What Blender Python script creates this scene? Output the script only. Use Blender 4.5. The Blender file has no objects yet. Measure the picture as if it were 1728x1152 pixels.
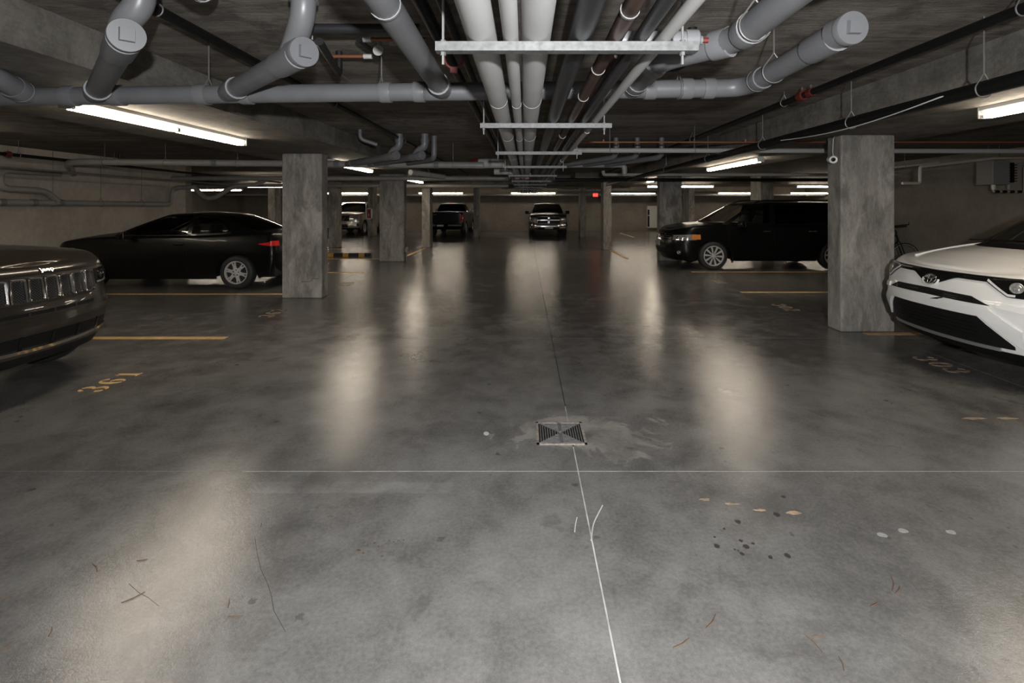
import bpy, bmesh, math, random
from mathutils import Vector, Matrix
random.seed(7)
SC = bpy.context.scene
COL = SC.collection
PI = math.pi

# ------------------------------------------------------------------ camera, world, light, exposure
cam_d = bpy.data.cameras.new('camera')
cam = bpy.data.objects.new('camera', cam_d); COL.objects.link(cam)
cam.location = (0, 0, 1.55); cam.rotation_euler = (PI / 2, 0, 0)
cam_d.sensor_width = 36.0; cam_d.sensor_fit = 'HORIZONTAL'
cam_d.lens = 840 / 1728 * 36
cam_d.shift_x = -22 / 1728; cam_d.shift_y = -230 / 1728
cam_d.clip_start = 0.05; cam_d.clip_end = 200
SC.camera = cam

world = bpy.data.worlds.new('world'); SC.world = world
world.use_nodes = True
world.node_tree.nodes['Background'].inputs[0].default_value = (0.5, 0.48, 0.45, 1)
world.node_tree.nodes['Background'].inputs[1].default_value = 0.0

# the photographer's flash, held just above the lens (it throws the pipe shadows on the slab)
fl_d = bpy.data.lights.new('camera_flash', 'AREA')
fl_d.shape = 'DISK'; fl_d.size = 0.09; fl_d.energy = 255; fl_d.color = (0.97, 0.985, 1.0); fl_d.spread = math.radians(170)
fl = bpy.data.objects.new('camera_flash', fl_d); COL.objects.link(fl)
fl.location = (0.24, -0.47, 1.73); fl.rotation_euler = (PI / 2 - 0.5, 0, 0)

LAMP = 42.0          # tube emission
vs = SC.view_settings
vs.view_transform = 'Standard'; vs.look = 'None'; vs.gamma = 1.0; vs.use_curve_mapping = False
vs.exposure = 0.0

# ------------------------------------------------------------------ materials
def new_mat(name):
    m = bpy.data.materials.new(name); m.use_nodes = True
    nt = m.node_tree
    return m, nt, nt.nodes['Principled BSDF']

def mat(name, col, rough=0.5, metal=0.0, spec=0.5, coat=0.0, emit=None, est=0.0, noise=0.0, nscale=30.0, bump=0.0):
    m, nt, b = new_mat(name)
    b.inputs['Base Color'].default_value = (*col, 1)
    b.inputs['Roughness'].default_value = rough
    b.inputs['Metallic'].default_value = metal
    b.inputs['Specular IOR Level'].default_value = spec
    b.inputs['Coat Weight'].default_value = coat
    b.inputs['Coat Roughness'].default_value = 0.04
    if emit:
        b.inputs['Emission Color'].default_value = (*emit, 1); b.inputs['Emission Strength'].default_value = est
    if noise or bump:
        g = nt.nodes.new('ShaderNodeNewGeometry')
        n = nt.nodes.new('ShaderNodeTexNoise'); n.inputs['Scale'].default_value = nscale; n.inputs['Detail'].default_value = 5
        nt.links.new(g.outputs['Position'], n.inputs['Vector'])
        if noise:
            r = nt.nodes.new('ShaderNodeValToRGB')
            r.color_ramp.elements[0].position = 0.3; r.color_ramp.elements[1].position = 0.7
            r.color_ramp.elements[0].color = (*[c * (1 - noise) for c in col], 1)
            r.color_ramp.elements[1].color = (*[min(1, c * (1 + noise)) for c in col], 1)
            nt.links.new(n.outputs['Fac'], r.inputs['Fac']); nt.links.new(r.outputs['Color'], b.inputs['Base Color'])
        if bump:
            bp = nt.nodes.new('ShaderNodeBump'); bp.inputs['Strength'].default_value = bump; bp.inputs['Distance'].default_value = 0.01
            nt.links.new(n.outputs['Fac'], bp.inputs['Height']); nt.links.new(bp.outputs['Normal'], b.inputs['Normal'])
    return m

class NT:
    """tiny node-graph helper"""
    def __init__(s, nt): s.nt = nt
    def n(s, kind, **kw):
        x = s.nt.nodes.new(kind)
        for k, v in kw.items(): setattr(x, k, v)
        return x
    def put(s, sock, v):
        if hasattr(v, 'is_output'): s.nt.links.new(v, sock)
        else: sock.default_value = v
    def math(s, op, a, b=0.0, clamp=False):
        x = s.n('ShaderNodeMath', operation=op, use_clamp=clamp)
        s.put(x.inputs[0], a); s.put(x.inputs[1], b); return x.outputs[0]
    def noise(s, vec, scale, detail=5, rough=0.55, dist=0.0):
        x = s.n('ShaderNodeTexNoise'); s.put(x.inputs['Vector'], vec)
        x.inputs['Scale'].default_value = scale; x.inputs['Detail'].default_value = detail
        x.inputs['Roughness'].default_value = rough; x.inputs['Distortion'].default_value = dist
        return x.outputs['Fac']
    def scale(s, vec, sc):
        x = s.n('ShaderNodeVectorMath', operation='MULTIPLY'); s.put(x.inputs[0], vec); x.inputs[1].default_value = sc; return x.outputs[0]
    def step(s, v, lo, hi):
        x = s.n('ShaderNodeMapRange', interpolation_type='SMOOTHSTEP'); s.put(x.inputs[0], v)
        x.inputs[1].default_value = lo; x.inputs[2].default_value = hi; x.inputs[3].default_value = 0; x.inputs[4].default_value = 1
        return x.outputs[0]
    def mix(s, f, a, b):
        x = s.n('ShaderNodeMix', data_type='RGBA'); s.put(x.inputs['Factor'], f)
        for sock, v in ((x.inputs[6], a), (x.inputs[7], b)):
            if hasattr(v, 'is_output'): s.nt.links.new(v, sock)
            else: sock.default_value = (*v, 1)
        return x.outputs[2]
    def bump(s, h, st, dist=0.01):
        x = s.n('ShaderNodeBump'); x.inputs['Strength'].default_value = st; x.inputs['Distance'].default_value = dist
        s.put(x.inputs['Height'], h); return x.outputs[0]

def concrete(name, dark, light, stretch=(1, 1, 1), scale=1.6, rough=0.8, bump=0.25, blotch=0.0, blot_col=(0.3, 0.28, 0.25), seams=False, stain=0.0):
    m, nt, b = new_mat(name); g = NT(nt)
    pos = g.n('ShaderNodeNewGeometry').outputs['Position']
    v = g.scale(pos, stretch)
    a = g.noise(v, scale, 6, 0.62, 0.4)
    f = g.noise(v, scale * 9, 6, 0.6)
    p = g.noise(pos, 70, 3, 0.6)
    t = g.math('ADD', g.math('MULTIPLY', a, 0.55), g.math('ADD', g.math('MULTIPLY', f, 0.3), g.math('MULTIPLY', p, 0.15)))
    c = g.mix(g.step(t, 0.33, 0.67), dark, light)
    if blotch:
        w = g.noise(g.scale(pos, (3.2, 3.2, 1.1)), 1.3, 6, 0.7, 0.5)
        c = g.mix(g.math('MULTIPLY', g.step(w, 0.50, 0.66), blotch), c, blot_col)
    if stain:
        w = g.noise(g.scale(pos, (1.8, 1.8, 0.8)), 2.1, 6, 0.68, 0.4)
        c = g.mix(g.math('MULTIPLY', g.step(w, 0.46, 0.68), stain), c, tuple(x * 0.62 for x in dark))
    if seams:
        sep = g.n('ShaderNodeSeparateXYZ'); nt.links.new(pos, sep.inputs[0])
        wob = g.math('MULTIPLY', g.noise(pos, 2.5, 3), 0.03)
        def line(v, per, w_):
            f_ = g.math('FRACT', g.math('DIVIDE', g.math('ADD', v, g.math('ADD', wob, 50.37)), per)); return g.math('LESS_THAN', f_, w_ / per)
        ln = g.math('MAXIMUM', line(sep.outputs[1], 1.22, 0.014), line(sep.outputs[0], 2.44, 0.012))
        brk = g.step(g.noise(pos, 1.4, 4, 0.6), 0.42, 0.62)
        c = g.mix(g.math('MULTIPLY', g.math('MULTIPLY', ln, brk), 0.55), c, (0.30, 0.28, 0.25))
        eff = g.step(g.noise(g.scale(pos, (1.0, 3.0, 1)), 3.4, 6, 0.75, 1.0), 0.66, 0.74)
        c = g.mix(g.math('MULTIPLY', eff, 0.5), c, (0.33, 0.31, 0.285))
    pit = g.step(g.noise(pos, 38, 2, 0.5), 0.70, 0.76)
    c = g.mix(g.math('MULTIPLY', pit, 0.5), c, tuple(x * 0.5 for x in dark))
    nt.links.new(c, b.inputs['Base Color']); b.inputs['Roughness'].default_value = rough
    b.inputs['Specular IOR Level'].default_value = 0.25
    nt.links.new(g.bump(g.math('ADD', f, g.math('MULTIPLY', p, 0.5)), bump, 0.012), b.inputs['Normal'])
    return m

M = {}
M['slab'] = concrete('slab_concrete', (0.09, 0.079, 0.068), (0.235, 0.207, 0.178), (0.6, 5.0, 1), 1.2, 0.85, 0.45, seams=True, stain=0.7)
M['beam'] = concrete('beam_concrete', (0.09, 0.082, 0.072), (0.185, 0.170, 0.148), (1.2, 1.2, 2.0), 1.7, 0.8, 0.35, 0.3, (0.24, 0.225, 0.20), stain=0.5)
M['wall_lit'] = concrete('lit_wall_concrete', (0.33, 0.294, 0.25), (0.46, 0.414, 0.358), (1, 1, 1), 1.0, 0.85, 0.2, stain=0.2)  # wall concrete lightened for the left wall, painting in extra lamp light
M['wall'] = concrete('wall_concrete', (0.165, 0.146, 0.122), (0.245, 0.218, 0.185), (1, 1, 1), 1.0, 0.85, 0.2)
M['col'] = concrete('column_concrete', (0.165, 0.153, 0.137), (0.33, 0.305, 0.27), (3, 3, 0.8), 1.7, 0.75, 0.4, 0.6, (0.42, 0.395, 0.355), stain=0.75)

def floor_material():
    m, nt, b = new_mat('polished_concrete'); g = NT(nt)
    pos = g.n('ShaderNodeNewGeometry').outputs['Position']
    sep = g.n('ShaderNodeSeparateXYZ'); nt.links.new(pos, sep.inputs[0]); x, y = sep.outputs[0], sep.outputs[1]
    big = g.noise(pos, 0.7, 5, 0.6, 0.6); med = g.noise(pos, 3.2, 6, 0.62, 0.3); fine = g.noise(pos, 55, 4, 0.65)
    grit = g.noise(pos, 190, 2, 0.6)
    t = g.math('ADD', g.math('MULTIPLY', big, 0.36), g.math('ADD', g.math('MULTIPLY', med, 0.34), g.math('ADD', g.math('MULTIPLY', fine, 0.20), g.math('MULTIPLY', grit, 0.10))))
    c = g.mix(g.step(t, 0.34, 0.66), (0.075, 0.071, 0.066), (0.195, 0.188, 0.178))
    # worn pale halo scrubbed around the drain
    wob = g.noise(pos, 2.6, 5, 0.65, 1.2)
    dx = g.math('SUBTRACT', x, 0.42); dy = g.math('SUBTRACT', y, 3.38)
    d = g.math('SQRT', g.math('ADD', g.math('MULTIPLY', g.math('MULTIPLY', dx, dx), 0.75), g.math('MULTIPLY', g.math('MULTIPLY', dy, dy), 1.9)))
    d = g.math('ADD', d, g.math('MULTIPLY', g.math('SUBTRACT', wob, 0.5), 1.15))
    halo = g.math('SUBTRACT', 1.0, g.step(d, 0.34, 0.42))
    halo = g.math('MULTIPLY', halo, g.math('ADD', 0.25, g.math('MULTIPLY', g.step(med, 0.35, 0.7), 0.75)))
    c = g.mix(g.math('MULTIPLY', halo, 0.7), c, (0.31, 0.285, 0.255))
    # pale rectangle left by removed tape
    def box(cx, cy, hx, hy):
        ax = g.math('ABSOLUTE', g.math('SUBTRACT', x, cx)); ay = g.math('ABSOLUTE', g.math('SUBTRACT', y, cy))
        return g.math('MULTIPLY', g.math('LESS_THAN', ax, hx), g.math('LESS_THAN', ay, hy))
    c = g.mix(g.math('MULTIPLY', box(-0.96, 2.735, 0.56, 0.055), g.math('MULTIPLY', g.step(med, 0.3, 0.75), 0.32)), c, (0.30, 0.29, 0.275))
    # oil drips
    vo = g.n('ShaderNodeTexVoronoi', feature='F1'); nt.links.new(pos, vo.inputs['Vector']); vo.inputs['Scale'].default_value = 4.0
    drip = g.math('SUBTRACT', 1.0, g.step(g.math('ADD', vo.outputs['Distance'], g.math('MULTIPLY', g.math('SUBTRACT', fine, 0.5), 0.15)), 0.05, 0.085))
    drip = g.math('MULTIPLY', drip, g.step(g.noise(pos, 1.1, 3, 0.5), 0.44, 0.56))
    c = g.mix(g.math('MULTIPLY', drip, 0.75), c, (0.055, 0.05, 0.047))
    vo2 = g.n('ShaderNodeTexVoronoi', feature='F1'); nt.links.new(pos, vo2.inputs['Vector']); vo2.inputs['Scale'].default_value = 11.0
    sp = g.math('SUBTRACT', 1.0, g.step(g.math('ADD', vo2.outputs['Distance'], g.math('MULTIPLY', g.math('SUBTRACT', fine, 0.5), 0.25)), 0.05, 0.16))
    sp = g.math('MULTIPLY', sp, g.step(g.noise(pos, 2.3, 3, 0.5), 0.46, 0.6))
    c = g.mix(g.math('MULTIPLY', sp, 0.5), c, (0.07, 0.066, 0.062))
    st = g.math('MULTIPLY', g.step(g.noise(pos, 1.7, 6, 0.7, 1.6), 0.58, 0.68), 0.45)
    c = g.mix(st, c, (0.075, 0.07, 0.066))
    nt.links.new(c, b.inputs['Base Color'])
    r = g.math('ADD', 0.165, g.math('ADD', g.math('MULTIPLY', g.step(med, 0.3, 0.7), 0.045), g.math('MULTIPLY', g.step(big, 0.3, 0.7), 0.03)))
    nt.links.new(r, b.inputs['Roughness'])
    b.inputs['Specular IOR Level'].default_value = 0.72
    h = g.math('ADD', g.math('MULTIPLY', fine, 0.5), g.math('ADD', g.math('MULTIPLY', grit, 0.35), g.math('MULTIPLY', med, 0.6)))
    nt.links.new(g.bump(h, 0.16, 0.01), b.inputs['Normal'])
    return m
M['floor'] = floor_material()
M['joint_dark'] = mat('joint_dark', (0.05, 0.045, 0.04), 0.8)
M['joint_pale'] = mat('joint_pale', (0.34, 0.33, 0.31), 0.7, noise=0.35, nscale=9)
M['chalk'] = mat('chalk', (0.40, 0.395, 0.38), 0.8)
M['paint'] = mat('yellow_paint', (0.55, 0.34, 0.14), 0.55, noise=0.22, nscale=14)
M['paint_worn'] = mat('worn_paint', (0.27, 0.195, 0.12), 0.6, noise=0.5, nscale=22)
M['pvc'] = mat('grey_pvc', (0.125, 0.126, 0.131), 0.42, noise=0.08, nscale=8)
M['pvc_lamplit'] = mat('grey_pvc_lit_copy', (0.25, 0.24, 0.225), 0.4, noise=0.08, nscale=8)  # same grey PVC, lightened: lamp light on the far pipes put into the colour
M['pvc2'] = mat('grey_pvc_fitting', (0.14, 0.141, 0.147), 0.38)
M['pvc_rim'] = mat('grey_pvc_rim', (0.21, 0.21, 0.215), 0.4)
M['white_ins'] = mat('white_pipe_jacket', (0.36, 0.355, 0.345), 0.65, noise=0.05, nscale=5)
M['grey_pipe'] = mat('grey_painted_pipe', (0.30, 0.295, 0.285), 0.55)
M['black_pipe'] = mat('black_pipe', (0.006, 0.006, 0.006), 0.35, spec=0.2)
M['black_foam'] = mat('black_foam', (0.010, 0.010, 0.011), 0.5, spec=0.3, noise=0.3, nscale=20, bump=0.4)
M['steel_pipe'] = mat('dark_steel_pipe', (0.018, 0.018, 0.020), 0.42, 0.0)
M['copper'] = mat('dull_copper', (0.05, 0.029, 0.023), 0.42, 0.3, noise=0.35, nscale=10)
M['copper_bright'] = mat('copper', (0.24, 0.095, 0.05), 0.45, 0.4)
M['galv'] = mat('galvanised_steel', (0.10, 0.10, 0.099), 0.5, 0.2, noise=0.3, nscale=45)
M['rod'] = mat('threaded_rod', (0.15, 0.145, 0.14), 0.5, 0.3)
M['red'] = mat('red_coupling', (0.10, 0.014, 0.011), 0.45)
M['lamp_body'] = mat('lamp_housing', (0.55, 0.54, 0.50), 0.4)
M['tube'] = mat('lamp_tube', (0.9, 0.9, 0.9), 0.4, emit=(1.0, 0.87, 0.70), est=LAMP)
M['holder'] = mat('lamp_holder', (0.08, 0.075, 0.07), 0.5)
M['white_plastic'] = mat('white_plastic', (0.60, 0.59, 0.57), 0.4)
M['cable'] = mat('grey_cable', (0.50, 0.49, 0.47), 0.5)
M['rubber'] = mat('rubber', (0.018, 0.018, 0.018), 0.65)
M['black'] = mat('black_plastic', (0.007, 0.007, 0.007), 0.5, spec=0.2)
M['black_gloss'] = mat('black_gloss', (0.006, 0.006, 0.006), 0.12)
M['chrome'] = mat('chrome', (0.72, 0.71, 0.70), 0.13, 1.0)
M['silver'] = mat('silver_paint', (0.50, 0.50, 0.49), 0.33, 0.7)
M['alloy'] = mat('alloy', (0.60, 0.59, 0.57), 0.32, 0.35)
M['lens'] = mat('lamp_lens', (0.42, 0.42, 0.41), 0.08, 0.55, 0.8)
M['amber'] = mat('amber_lens', (0.60, 0.22, 0.05), 0.15, 0.1)
M['red_lens'] = mat('red_lens', (0.55, 0.02, 0.02), 0.15)
M['seat'] = mat('seat_cloth', (0.02, 0.019, 0.018), 0.8)
M['plate'] = mat('number_plate', (0.42, 0.40, 0.34), 0.5)
M['yellow'] = mat('yellow_rubber', (0.50, 0.27, 0.05), 0.55)
M['exit'] = mat('exit_red', (0.4, 0.01, 0.01), 0.4, emit=(1.0, 0.035, 0.03), est=1.6)
M['ext_red'] = mat('extinguisher_red', (0.30, 0.02, 0.02), 0.35)
M['panel'] = mat('panel_grey', (0.34, 0.34, 0.33), 0.5)
M['heater'] = mat('heater_enamel', (0.20, 0.195, 0.185), 0.45)
M['tan_pipe'] = mat('tan_pipe', (0.46, 0.40, 0.34), 0.5)
M['oil'] = mat('oil_spot', (0.035, 0.032, 0.03), 0.35)
M['rust'] = mat('rust_fleck', (0.07, 0.035, 0.022), 0.8)
M['twig'] = mat('twig', (0.10, 0.055, 0.03), 0.8)
M['grille_mesh'] = mat('grille_mesh', (0.075, 0.073, 0.07), 0.35, 0.6)
M['tag'] = mat('paper_tag', (0.33, 0.325, 0.315), 0.6)
def car_paint(name, col, metal=0.0, rough=0.25, coat=1.0):
    return mat(name, col, rough, metal, 0.5 if coat > 0.5 else 0.2, coat=coat)
M['p_brown'] = car_paint('paint_dark_bronze', (0.030, 0.024, 0.019), 0.35, 0.3, 0.7)
M['p_black'] = car_paint('paint_black', (0.003, 0.003, 0.0031), 0.0, 0.3, 0.12)
M['p_white'] = car_paint('paint_white', (0.78, 0.765, 0.74), 0.0, 0.3)
M['p_silver'] = car_paint('paint_silver', (0.40, 0.385, 0.36), 0.5, 0.3)
M['p_grey'] = car_paint('paint_graphite', (0.05, 0.043, 0.037), 0.4, 0.28)
M['p_navy'] = car_paint('paint_navy_black', (0.004, 0.005, 0.008), 0.0, 0.3, 0.2)
def glass(name, tint, gloss):
    m = bpy.data.materials.new(name); m.use_nodes = True; nt = m.node_tree; nt.nodes.clear()
    o = nt.nodes.new('ShaderNodeOutputMaterial'); mx = nt.nodes.new('ShaderNodeMixShader')
    tr = nt.nodes.new('ShaderNodeBsdfTransparent'); gl = nt.nodes.new('ShaderNodeBsdfGlossy'); fr = nt.nodes.new('ShaderNodeFresnel')
    tr.inputs[0].default_value = (*tint, 1); gl.inputs['Roughness'].default_value = 0.02; gl.inputs[0].default_value = (gloss, gloss, gloss, 1)
    fr.inputs[0].default_value = 1.5
    nt.links.new(fr.outputs[0], mx.inputs[0]); nt.links.new(tr.outputs[0], mx.inputs[1]); nt.links.new(gl.outputs[0], mx.inputs[2])
    nt.links.new(mx.outputs[0], o.inputs[0]); return m
M['glass'] = glass('car_glass', (0.62, 0.63, 0.61), 0.9)
M['glass_dark'] = glass('privacy_glass', (0.03, 0.03, 0.03), 0.9)

# ------------------------------------------------------------------ mesh helpers
OFF = {}
def obj(name, bm, m, parent=None, smooth=None, world=True):
    """bm -> ONE mesh object.  Coordinates are those of the top thing's frame; the origin goes to the mesh's centre."""
    bmesh.ops.recalc_face_normals(bm, faces=bm.faces) if smooth != 'keep' else None
    vs_ = [v.co for v in bm.verts]
    lo = Vector([min(v[i] for v in vs_) for i in range(3)]); hi = Vector([max(v[i] for v in vs_) for i in range(3)])
    c = (lo + hi) / 2
    for v in bm.verts: v.co -= c
    me = bpy.data.meshes.new(name)
    bm.to_mesh(me); bm.free()
    for x in (m if isinstance(m, (list, tuple)) else [m]): me.materials.append(M[x] if isinstance(x, str) else x)
    o = bpy.data.objects.new(name, me); COL.objects.link(o)
    if smooth is not None:
        me.polygons.foreach_set('use_smooth', [True] * len(me.polygons))
        if isinstance(smooth, (int, float)): me.set_sharp_from_angle(angle=math.radians(smooth))
    base = OFF.get(parent.name, Vector()) if parent else Vector()
    o.location = c - base
    OFF[o.name] = c
    if parent: o.parent = parent
    return o

def tag(o, label, cat, group=None):
    o['label'] = label; o['category'] = cat
    if group: o['group'] = group
    return o

def thing(name, label, cat, loc=(0, 0, 0), rz=0.0, group=None, local=False):
    """Empty at a thing's base.  local=True: the parts are written in the thing's own frame."""
    o = bpy.data.objects.new(name, None); COL.objects.link(o); o.empty_display_size = 0.2
    o.location = loc; o.rotation_euler = (0, 0, rz)
    OFF[o.name] = Vector((0, 0, 0)) if local else Vector(loc)
    return tag(o, label, cat, group)

def struct(o): o['kind'] = 'structure'; return o

def box(bm, a, b, bev=0.0):
    a, b = Vector(a), Vector(b)
    lo = Vector([min(a[i], b[i]) for i in range(3)]); hi = Vector([max(a[i], b[i]) for i in range(3)])
    r = bmesh.ops.create_cube(bm, size=1.0)
    for v in r['verts']: v.co = Vector([lo[i] + (v.co[i] + 0.5) * (hi[i] - lo[i]) for i in range(3)])
    if bev:
        es = list({e for v in r['verts'] for e in v.link_edges})
        bmesh.ops.bevel(bm, geom=es, offset=bev, segments=2, affect='EDGES', profile=0.5)
    return bm
def B(a, b, bev=0.0): return box(bmesh.new(), a, b, bev)

def tube(bm, pts, r, n=14, caps=True):
    pts = [Vector(p) for p in pts]
    rs = r if isinstance(r, (list, tuple)) else [r] * len(pts)
    rings = []
    up = None
    for i, p in enumerate(pts):
        d = (pts[min(i + 1, len(pts) - 1)] - pts[max(i - 1, 0)]).normalized()
        if up is None:
            up = Vector((0, 0, 1)) if abs(d.z) < 0.9 else Vector((0, 1, 0))
        a = d.cross(up).normalized(); b = a.cross(d).normalized(); up = b
        if 0 < i < len(pts) - 1:
            d0 = (pts[i] - pts[i - 1]).normalized(); k = max(0.5, d0.dot(d)); st = 1 / k
        else: st = 1
        rings.append([bm.verts.new(p + (a * math.cos(2 * PI * j / n) + b * math.sin(2 * PI * j / n)) * rs[i]) for j in range(n)])
    for q in range(len(rings) - 1):
        for j in range(n):
            bm.faces.new((rings[q][j], rings[q][(j + 1) % n], rings[q + 1][(j + 1) % n], rings[q + 1][j]))
    if caps:
        bm.faces.new(rings[0][::-1]); bm.faces.new(rings[-1])
    return bm
def T(pts, r, n=14, caps=True): return tube(bmesh.new(), pts, r, n, caps)

def fillet(pts, R, k=6):
    pts = [Vector(p) for p in pts]; out = [pts[0]]
    for i in range(1, len(pts) - 1):
        a, p, b = pts[i - 1], pts[i], pts[i + 1]
        d0, d1 = (a - p), (b - p); L = min(R, d0.length * 0.49, d1.length * 0.49)
        s, e = p + d0.normalized() * L, p + d1.normalized() * L
        for j in range(k + 1):
            t = j / k; out.append(s * (1 - t) ** 2 + p * 2 * t * (1 - t) + e * t * t)
    out.append(pts[-1]); return out

def lathe_axis(bm, p, d, prof, n=20):
    """profile [(dist along d, radius)] spun about the axis p,d"""
    p, d = Vector(p), Vector(d).normalized()
    up = Vector((0, 0, 1)) if abs(d.z) < 0.9 else Vector((0, 1, 0))
    a = d.cross(up).normalized(); b = a.cross(d).normalized()
    rings = [[bm.verts.new(p + d * s + (a * math.cos(2 * PI * j / n) + b * math.sin(2 * PI * j / n)) * max(r, 1e-4)) for j in range(n)] for s, r in prof]
    for q in range(len(rings) - 1):
        for j in range(n): bm.faces.new((rings[q][j], rings[q][(j + 1) % n], rings[q + 1][(j + 1) % n], rings[q + 1][j]))
    bm.faces.new(rings[0][::-1]); bm.faces.new(rings[-1])
    return bm

def prism(bm, poly, axis, a, b):
    """poly of 2-D points extruded along axis (0,1,2) from a to b"""
    ax = [i for i in range(3) if i != axis]
    def pt(p, h):
        v = [0, 0, 0]; v[ax[0]] = p[0]; v[ax[1]] = p[1]; v[axis] = h; return v
    lo = [bm.verts.new(pt(p, a)) for p in poly]; hi = [bm.verts.new(pt(p, b)) for p in poly]
    n = len(poly)
    bm.faces.new(lo[::-1]); bm.faces.new(hi)
    for i in range(n): bm.faces.new((lo[i], lo[(i + 1) % n], hi[(i + 1) % n], hi[i]))
    return bm

def grid(bm, rows, close=False, mi=0):
    vs_ = [[bm.verts.new(p) for p in r] for r in rows]
    for i in range(len(vs_) - 1):
        for j in range(len(vs_[i]) - 1):
            q = [vs_[i][j], vs_[i][j + 1], vs_[i + 1][j + 1], vs_[i + 1][j]]
            try:
                f = bm.faces.new(q); f.material_index = mi
            except ValueError: pass
    return vs_

def solid_grid(bm, front, back):
    """closed slab between two equal point grids"""
    F = grid(bm, front); K = grid(bm, back)
    R, Cn = len(F), len(F[0])
    for i in range(R - 1):
        bm.faces.new((F[i][0], F[i + 1][0], K[i + 1][0], K[i][0])); bm.faces.new((F[i][-1], K[i][-1], K[i + 1][-1], F[i + 1][-1]))
    for j in range(Cn - 1):
        bm.faces.new((F[0][j], K[0][j], K[0][j + 1], F[0][j + 1])); bm.faces.new((F[-1][j], F[-1][j + 1], K[-1][j + 1], K[-1][j]))
    return bm

def text_bm(body, size, depth, mtx, bold=0.0, sx=1.0, shear=0.0):
    cu = bpy.data.curves.new('txt', 'FONT'); cu.body = body; cu.size = size; cu.extrude = depth; cu.offset = bold; cu.shear = shear
    cu.align_x = 'CENTER'; cu.align_y = 'CENTER'; cu.resolution_u = 3
    o = bpy.data.objects.new('txt', cu); COL.objects.link(o)
    dg = bpy.context.evaluated_depsgraph_get(); me = bpy.data.meshes.new_from_object(o.evaluated_get(dg))
    bm = bmesh.new(); bm.from_mesh(me)
    bpy.data.objects.remove(o); bpy.data.curves.remove(cu); bpy.data.meshes.remove(me)
    bm.transform(mtx @ Matrix.Scale(sx, 4, (1, 0, 0)))
    return bm

def copy_tree(o, parent=None):
    c = o.copy(); COL.objects.link(c)
    if parent: c.parent = parent
    for ch in list(o.children): copy_tree(ch, c)
    return c
# ------------------------------------------------------------------ the setting
X0, X1, Y0, Y1 = -17.0, 17.0, -6.0, 30.2
WL, WR, YS = -9.75, 9.6, 14.3          # near side walls and where the side bays open
ZS, ZB = 2.67, 2.41                    # slab soffit, beam soffit
floor = struct(obj('floor', B((X0, Y0, -0.2), (X1, Y1, -0.012)), 'joint_dark'))
gx = [X0, -10.5, -3.82, 0.31, 4.25, 10.5, X1]
gy = [Y0, -0.2, 2.9, 5.8, 11.6, 17.4, 23.5, Y1]
g = 0.004
for i in range(len(gx) - 1):
    for j in range(len(gy) - 1):
        obj('floor_slab', B((gx[i] + g, gy[j] + g, -0.012), (gx[i + 1] - g, gy[j + 1] - g, 0.0)), 'floor', floor)
for (a, b) in (((0.3065, -0.2, -0.011), (0.3135, 3.20, -0.002)), ((0.3065, 3.56, -0.011), (0.3135, 3.85, -0.004)), ((-1.65, 2.896, -0.011), (5.6, 2.904, -0.0015))):
    obj('joint_sealant', B(a, b), 'joint_pale', floor)
ceil = struct(obj('ceiling', B((X0, Y0, ZS), (X1, Y1, ZS + 0.25)), 'slab'))
for (a, b) in (((-4.7, Y0, ZB), (-2.75, 18.6, ZS)), ((3.17, Y0, ZB), (5.06, 16.9, ZS)), ((X0, 18.6, 2.34), (X1, 20.3, ZS)),
               ((1.7, 16.9, 2.34), (4.0, 18.6, ZS)), ((-1.2, 24.6, 2.38), (5.2, 26.0, ZS))):
    obj('drop_beam', B(a, b), 'beam', ceil)
struct(obj('wall_left', B((WL - 0.3, Y0, 0), (WL, YS, ZS)), 'wall_lit'))
struct(obj('wall_right', B((WR, Y0, 0), (WR + 0.3, YS, ZS)), 'wall'))
struct(obj('wall_left_return', B((X0, YS, 0), (WL, YS + 0.25, ZS)), 'wall'))
struct(obj('wall_right_return', B((WR, YS, 0), (X1, YS + 0.25, ZS)), 'wall'))
struct(obj('wall_left_bay', B((X0 - 0.2, YS, 0), (X0, Y1, ZS)), 'wall'))
struct(obj('wall_right_bay', B((X1, YS, 0), (X1 + 0.2, Y1, ZS)), 'wall'))
struct(obj('wall_far', B((X0, Y1, 0), (X1, Y1 + 0.3, ZS)), 'wall'))
struct(obj('wall_behind', B((X0, Y0 - 0.3, 0), (X1, Y0, ZS)), 'wall'))

def column(x0, x1, y0, y1, zt, label):
    bm = B((x0, y0, 0), (x1, y1, zt), 0.018)
    return tag(obj('concrete_column', bm, 'col'), label, 'column')
c_ = column(-4.05, -3.385, 8.29, 8.55, ZB, 'wide concrete column beside the tail of the black coupe')
obj('crack', T([(-3.72, 8.289, 0.27), (-3.66, 8.289, 0.28), (-3.6, 8.289, 0.275), (-3.55, 8.289, 0.30), (-3.52, 8.289, 0.335), (-3.47, 8.289, 0.32), (-3.44, 8.289, 0.325)], 0.004, 4), 'joint_dark', c_)
column(3.86, 4.52, 6.08, 6.36, ZB, 'wide stained concrete column with a security camera, beside the white car')
column(-4.01, -3.33, 13.7, 14.0, ZB, 'wide concrete column near the striped wheel stop')
column(3.75, 4.37, 13.86, 14.16, ZB, 'dark concrete column behind the nose of the black wagon')
column(-3.76, -3.46, 18.1, 18.65, 2.34, 'slim concrete column in front of the dark pickup tailgate')
column(-7.15, -6.87, 18.1, 18.68, 2.41, 'slim pale-edged concrete column overlapping the silver pickup')
column(-2.5, -2.26, 24.2, 25.1, ZS, 'thin far concrete column just right of the dark pickup')
column(-7.9, -7.65, 25.0, 25.75, ZS, 'far concrete column carrying the red extinguisher cabinet')
column(2.66, 2.96, 24.1, 24.7, 2.38, 'far concrete column between the grey pickup and the exit sign')
column(2.70, 2.99, 17.2, 17.75, 2.34, 'slim concrete column right of the red exit sign')
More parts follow.
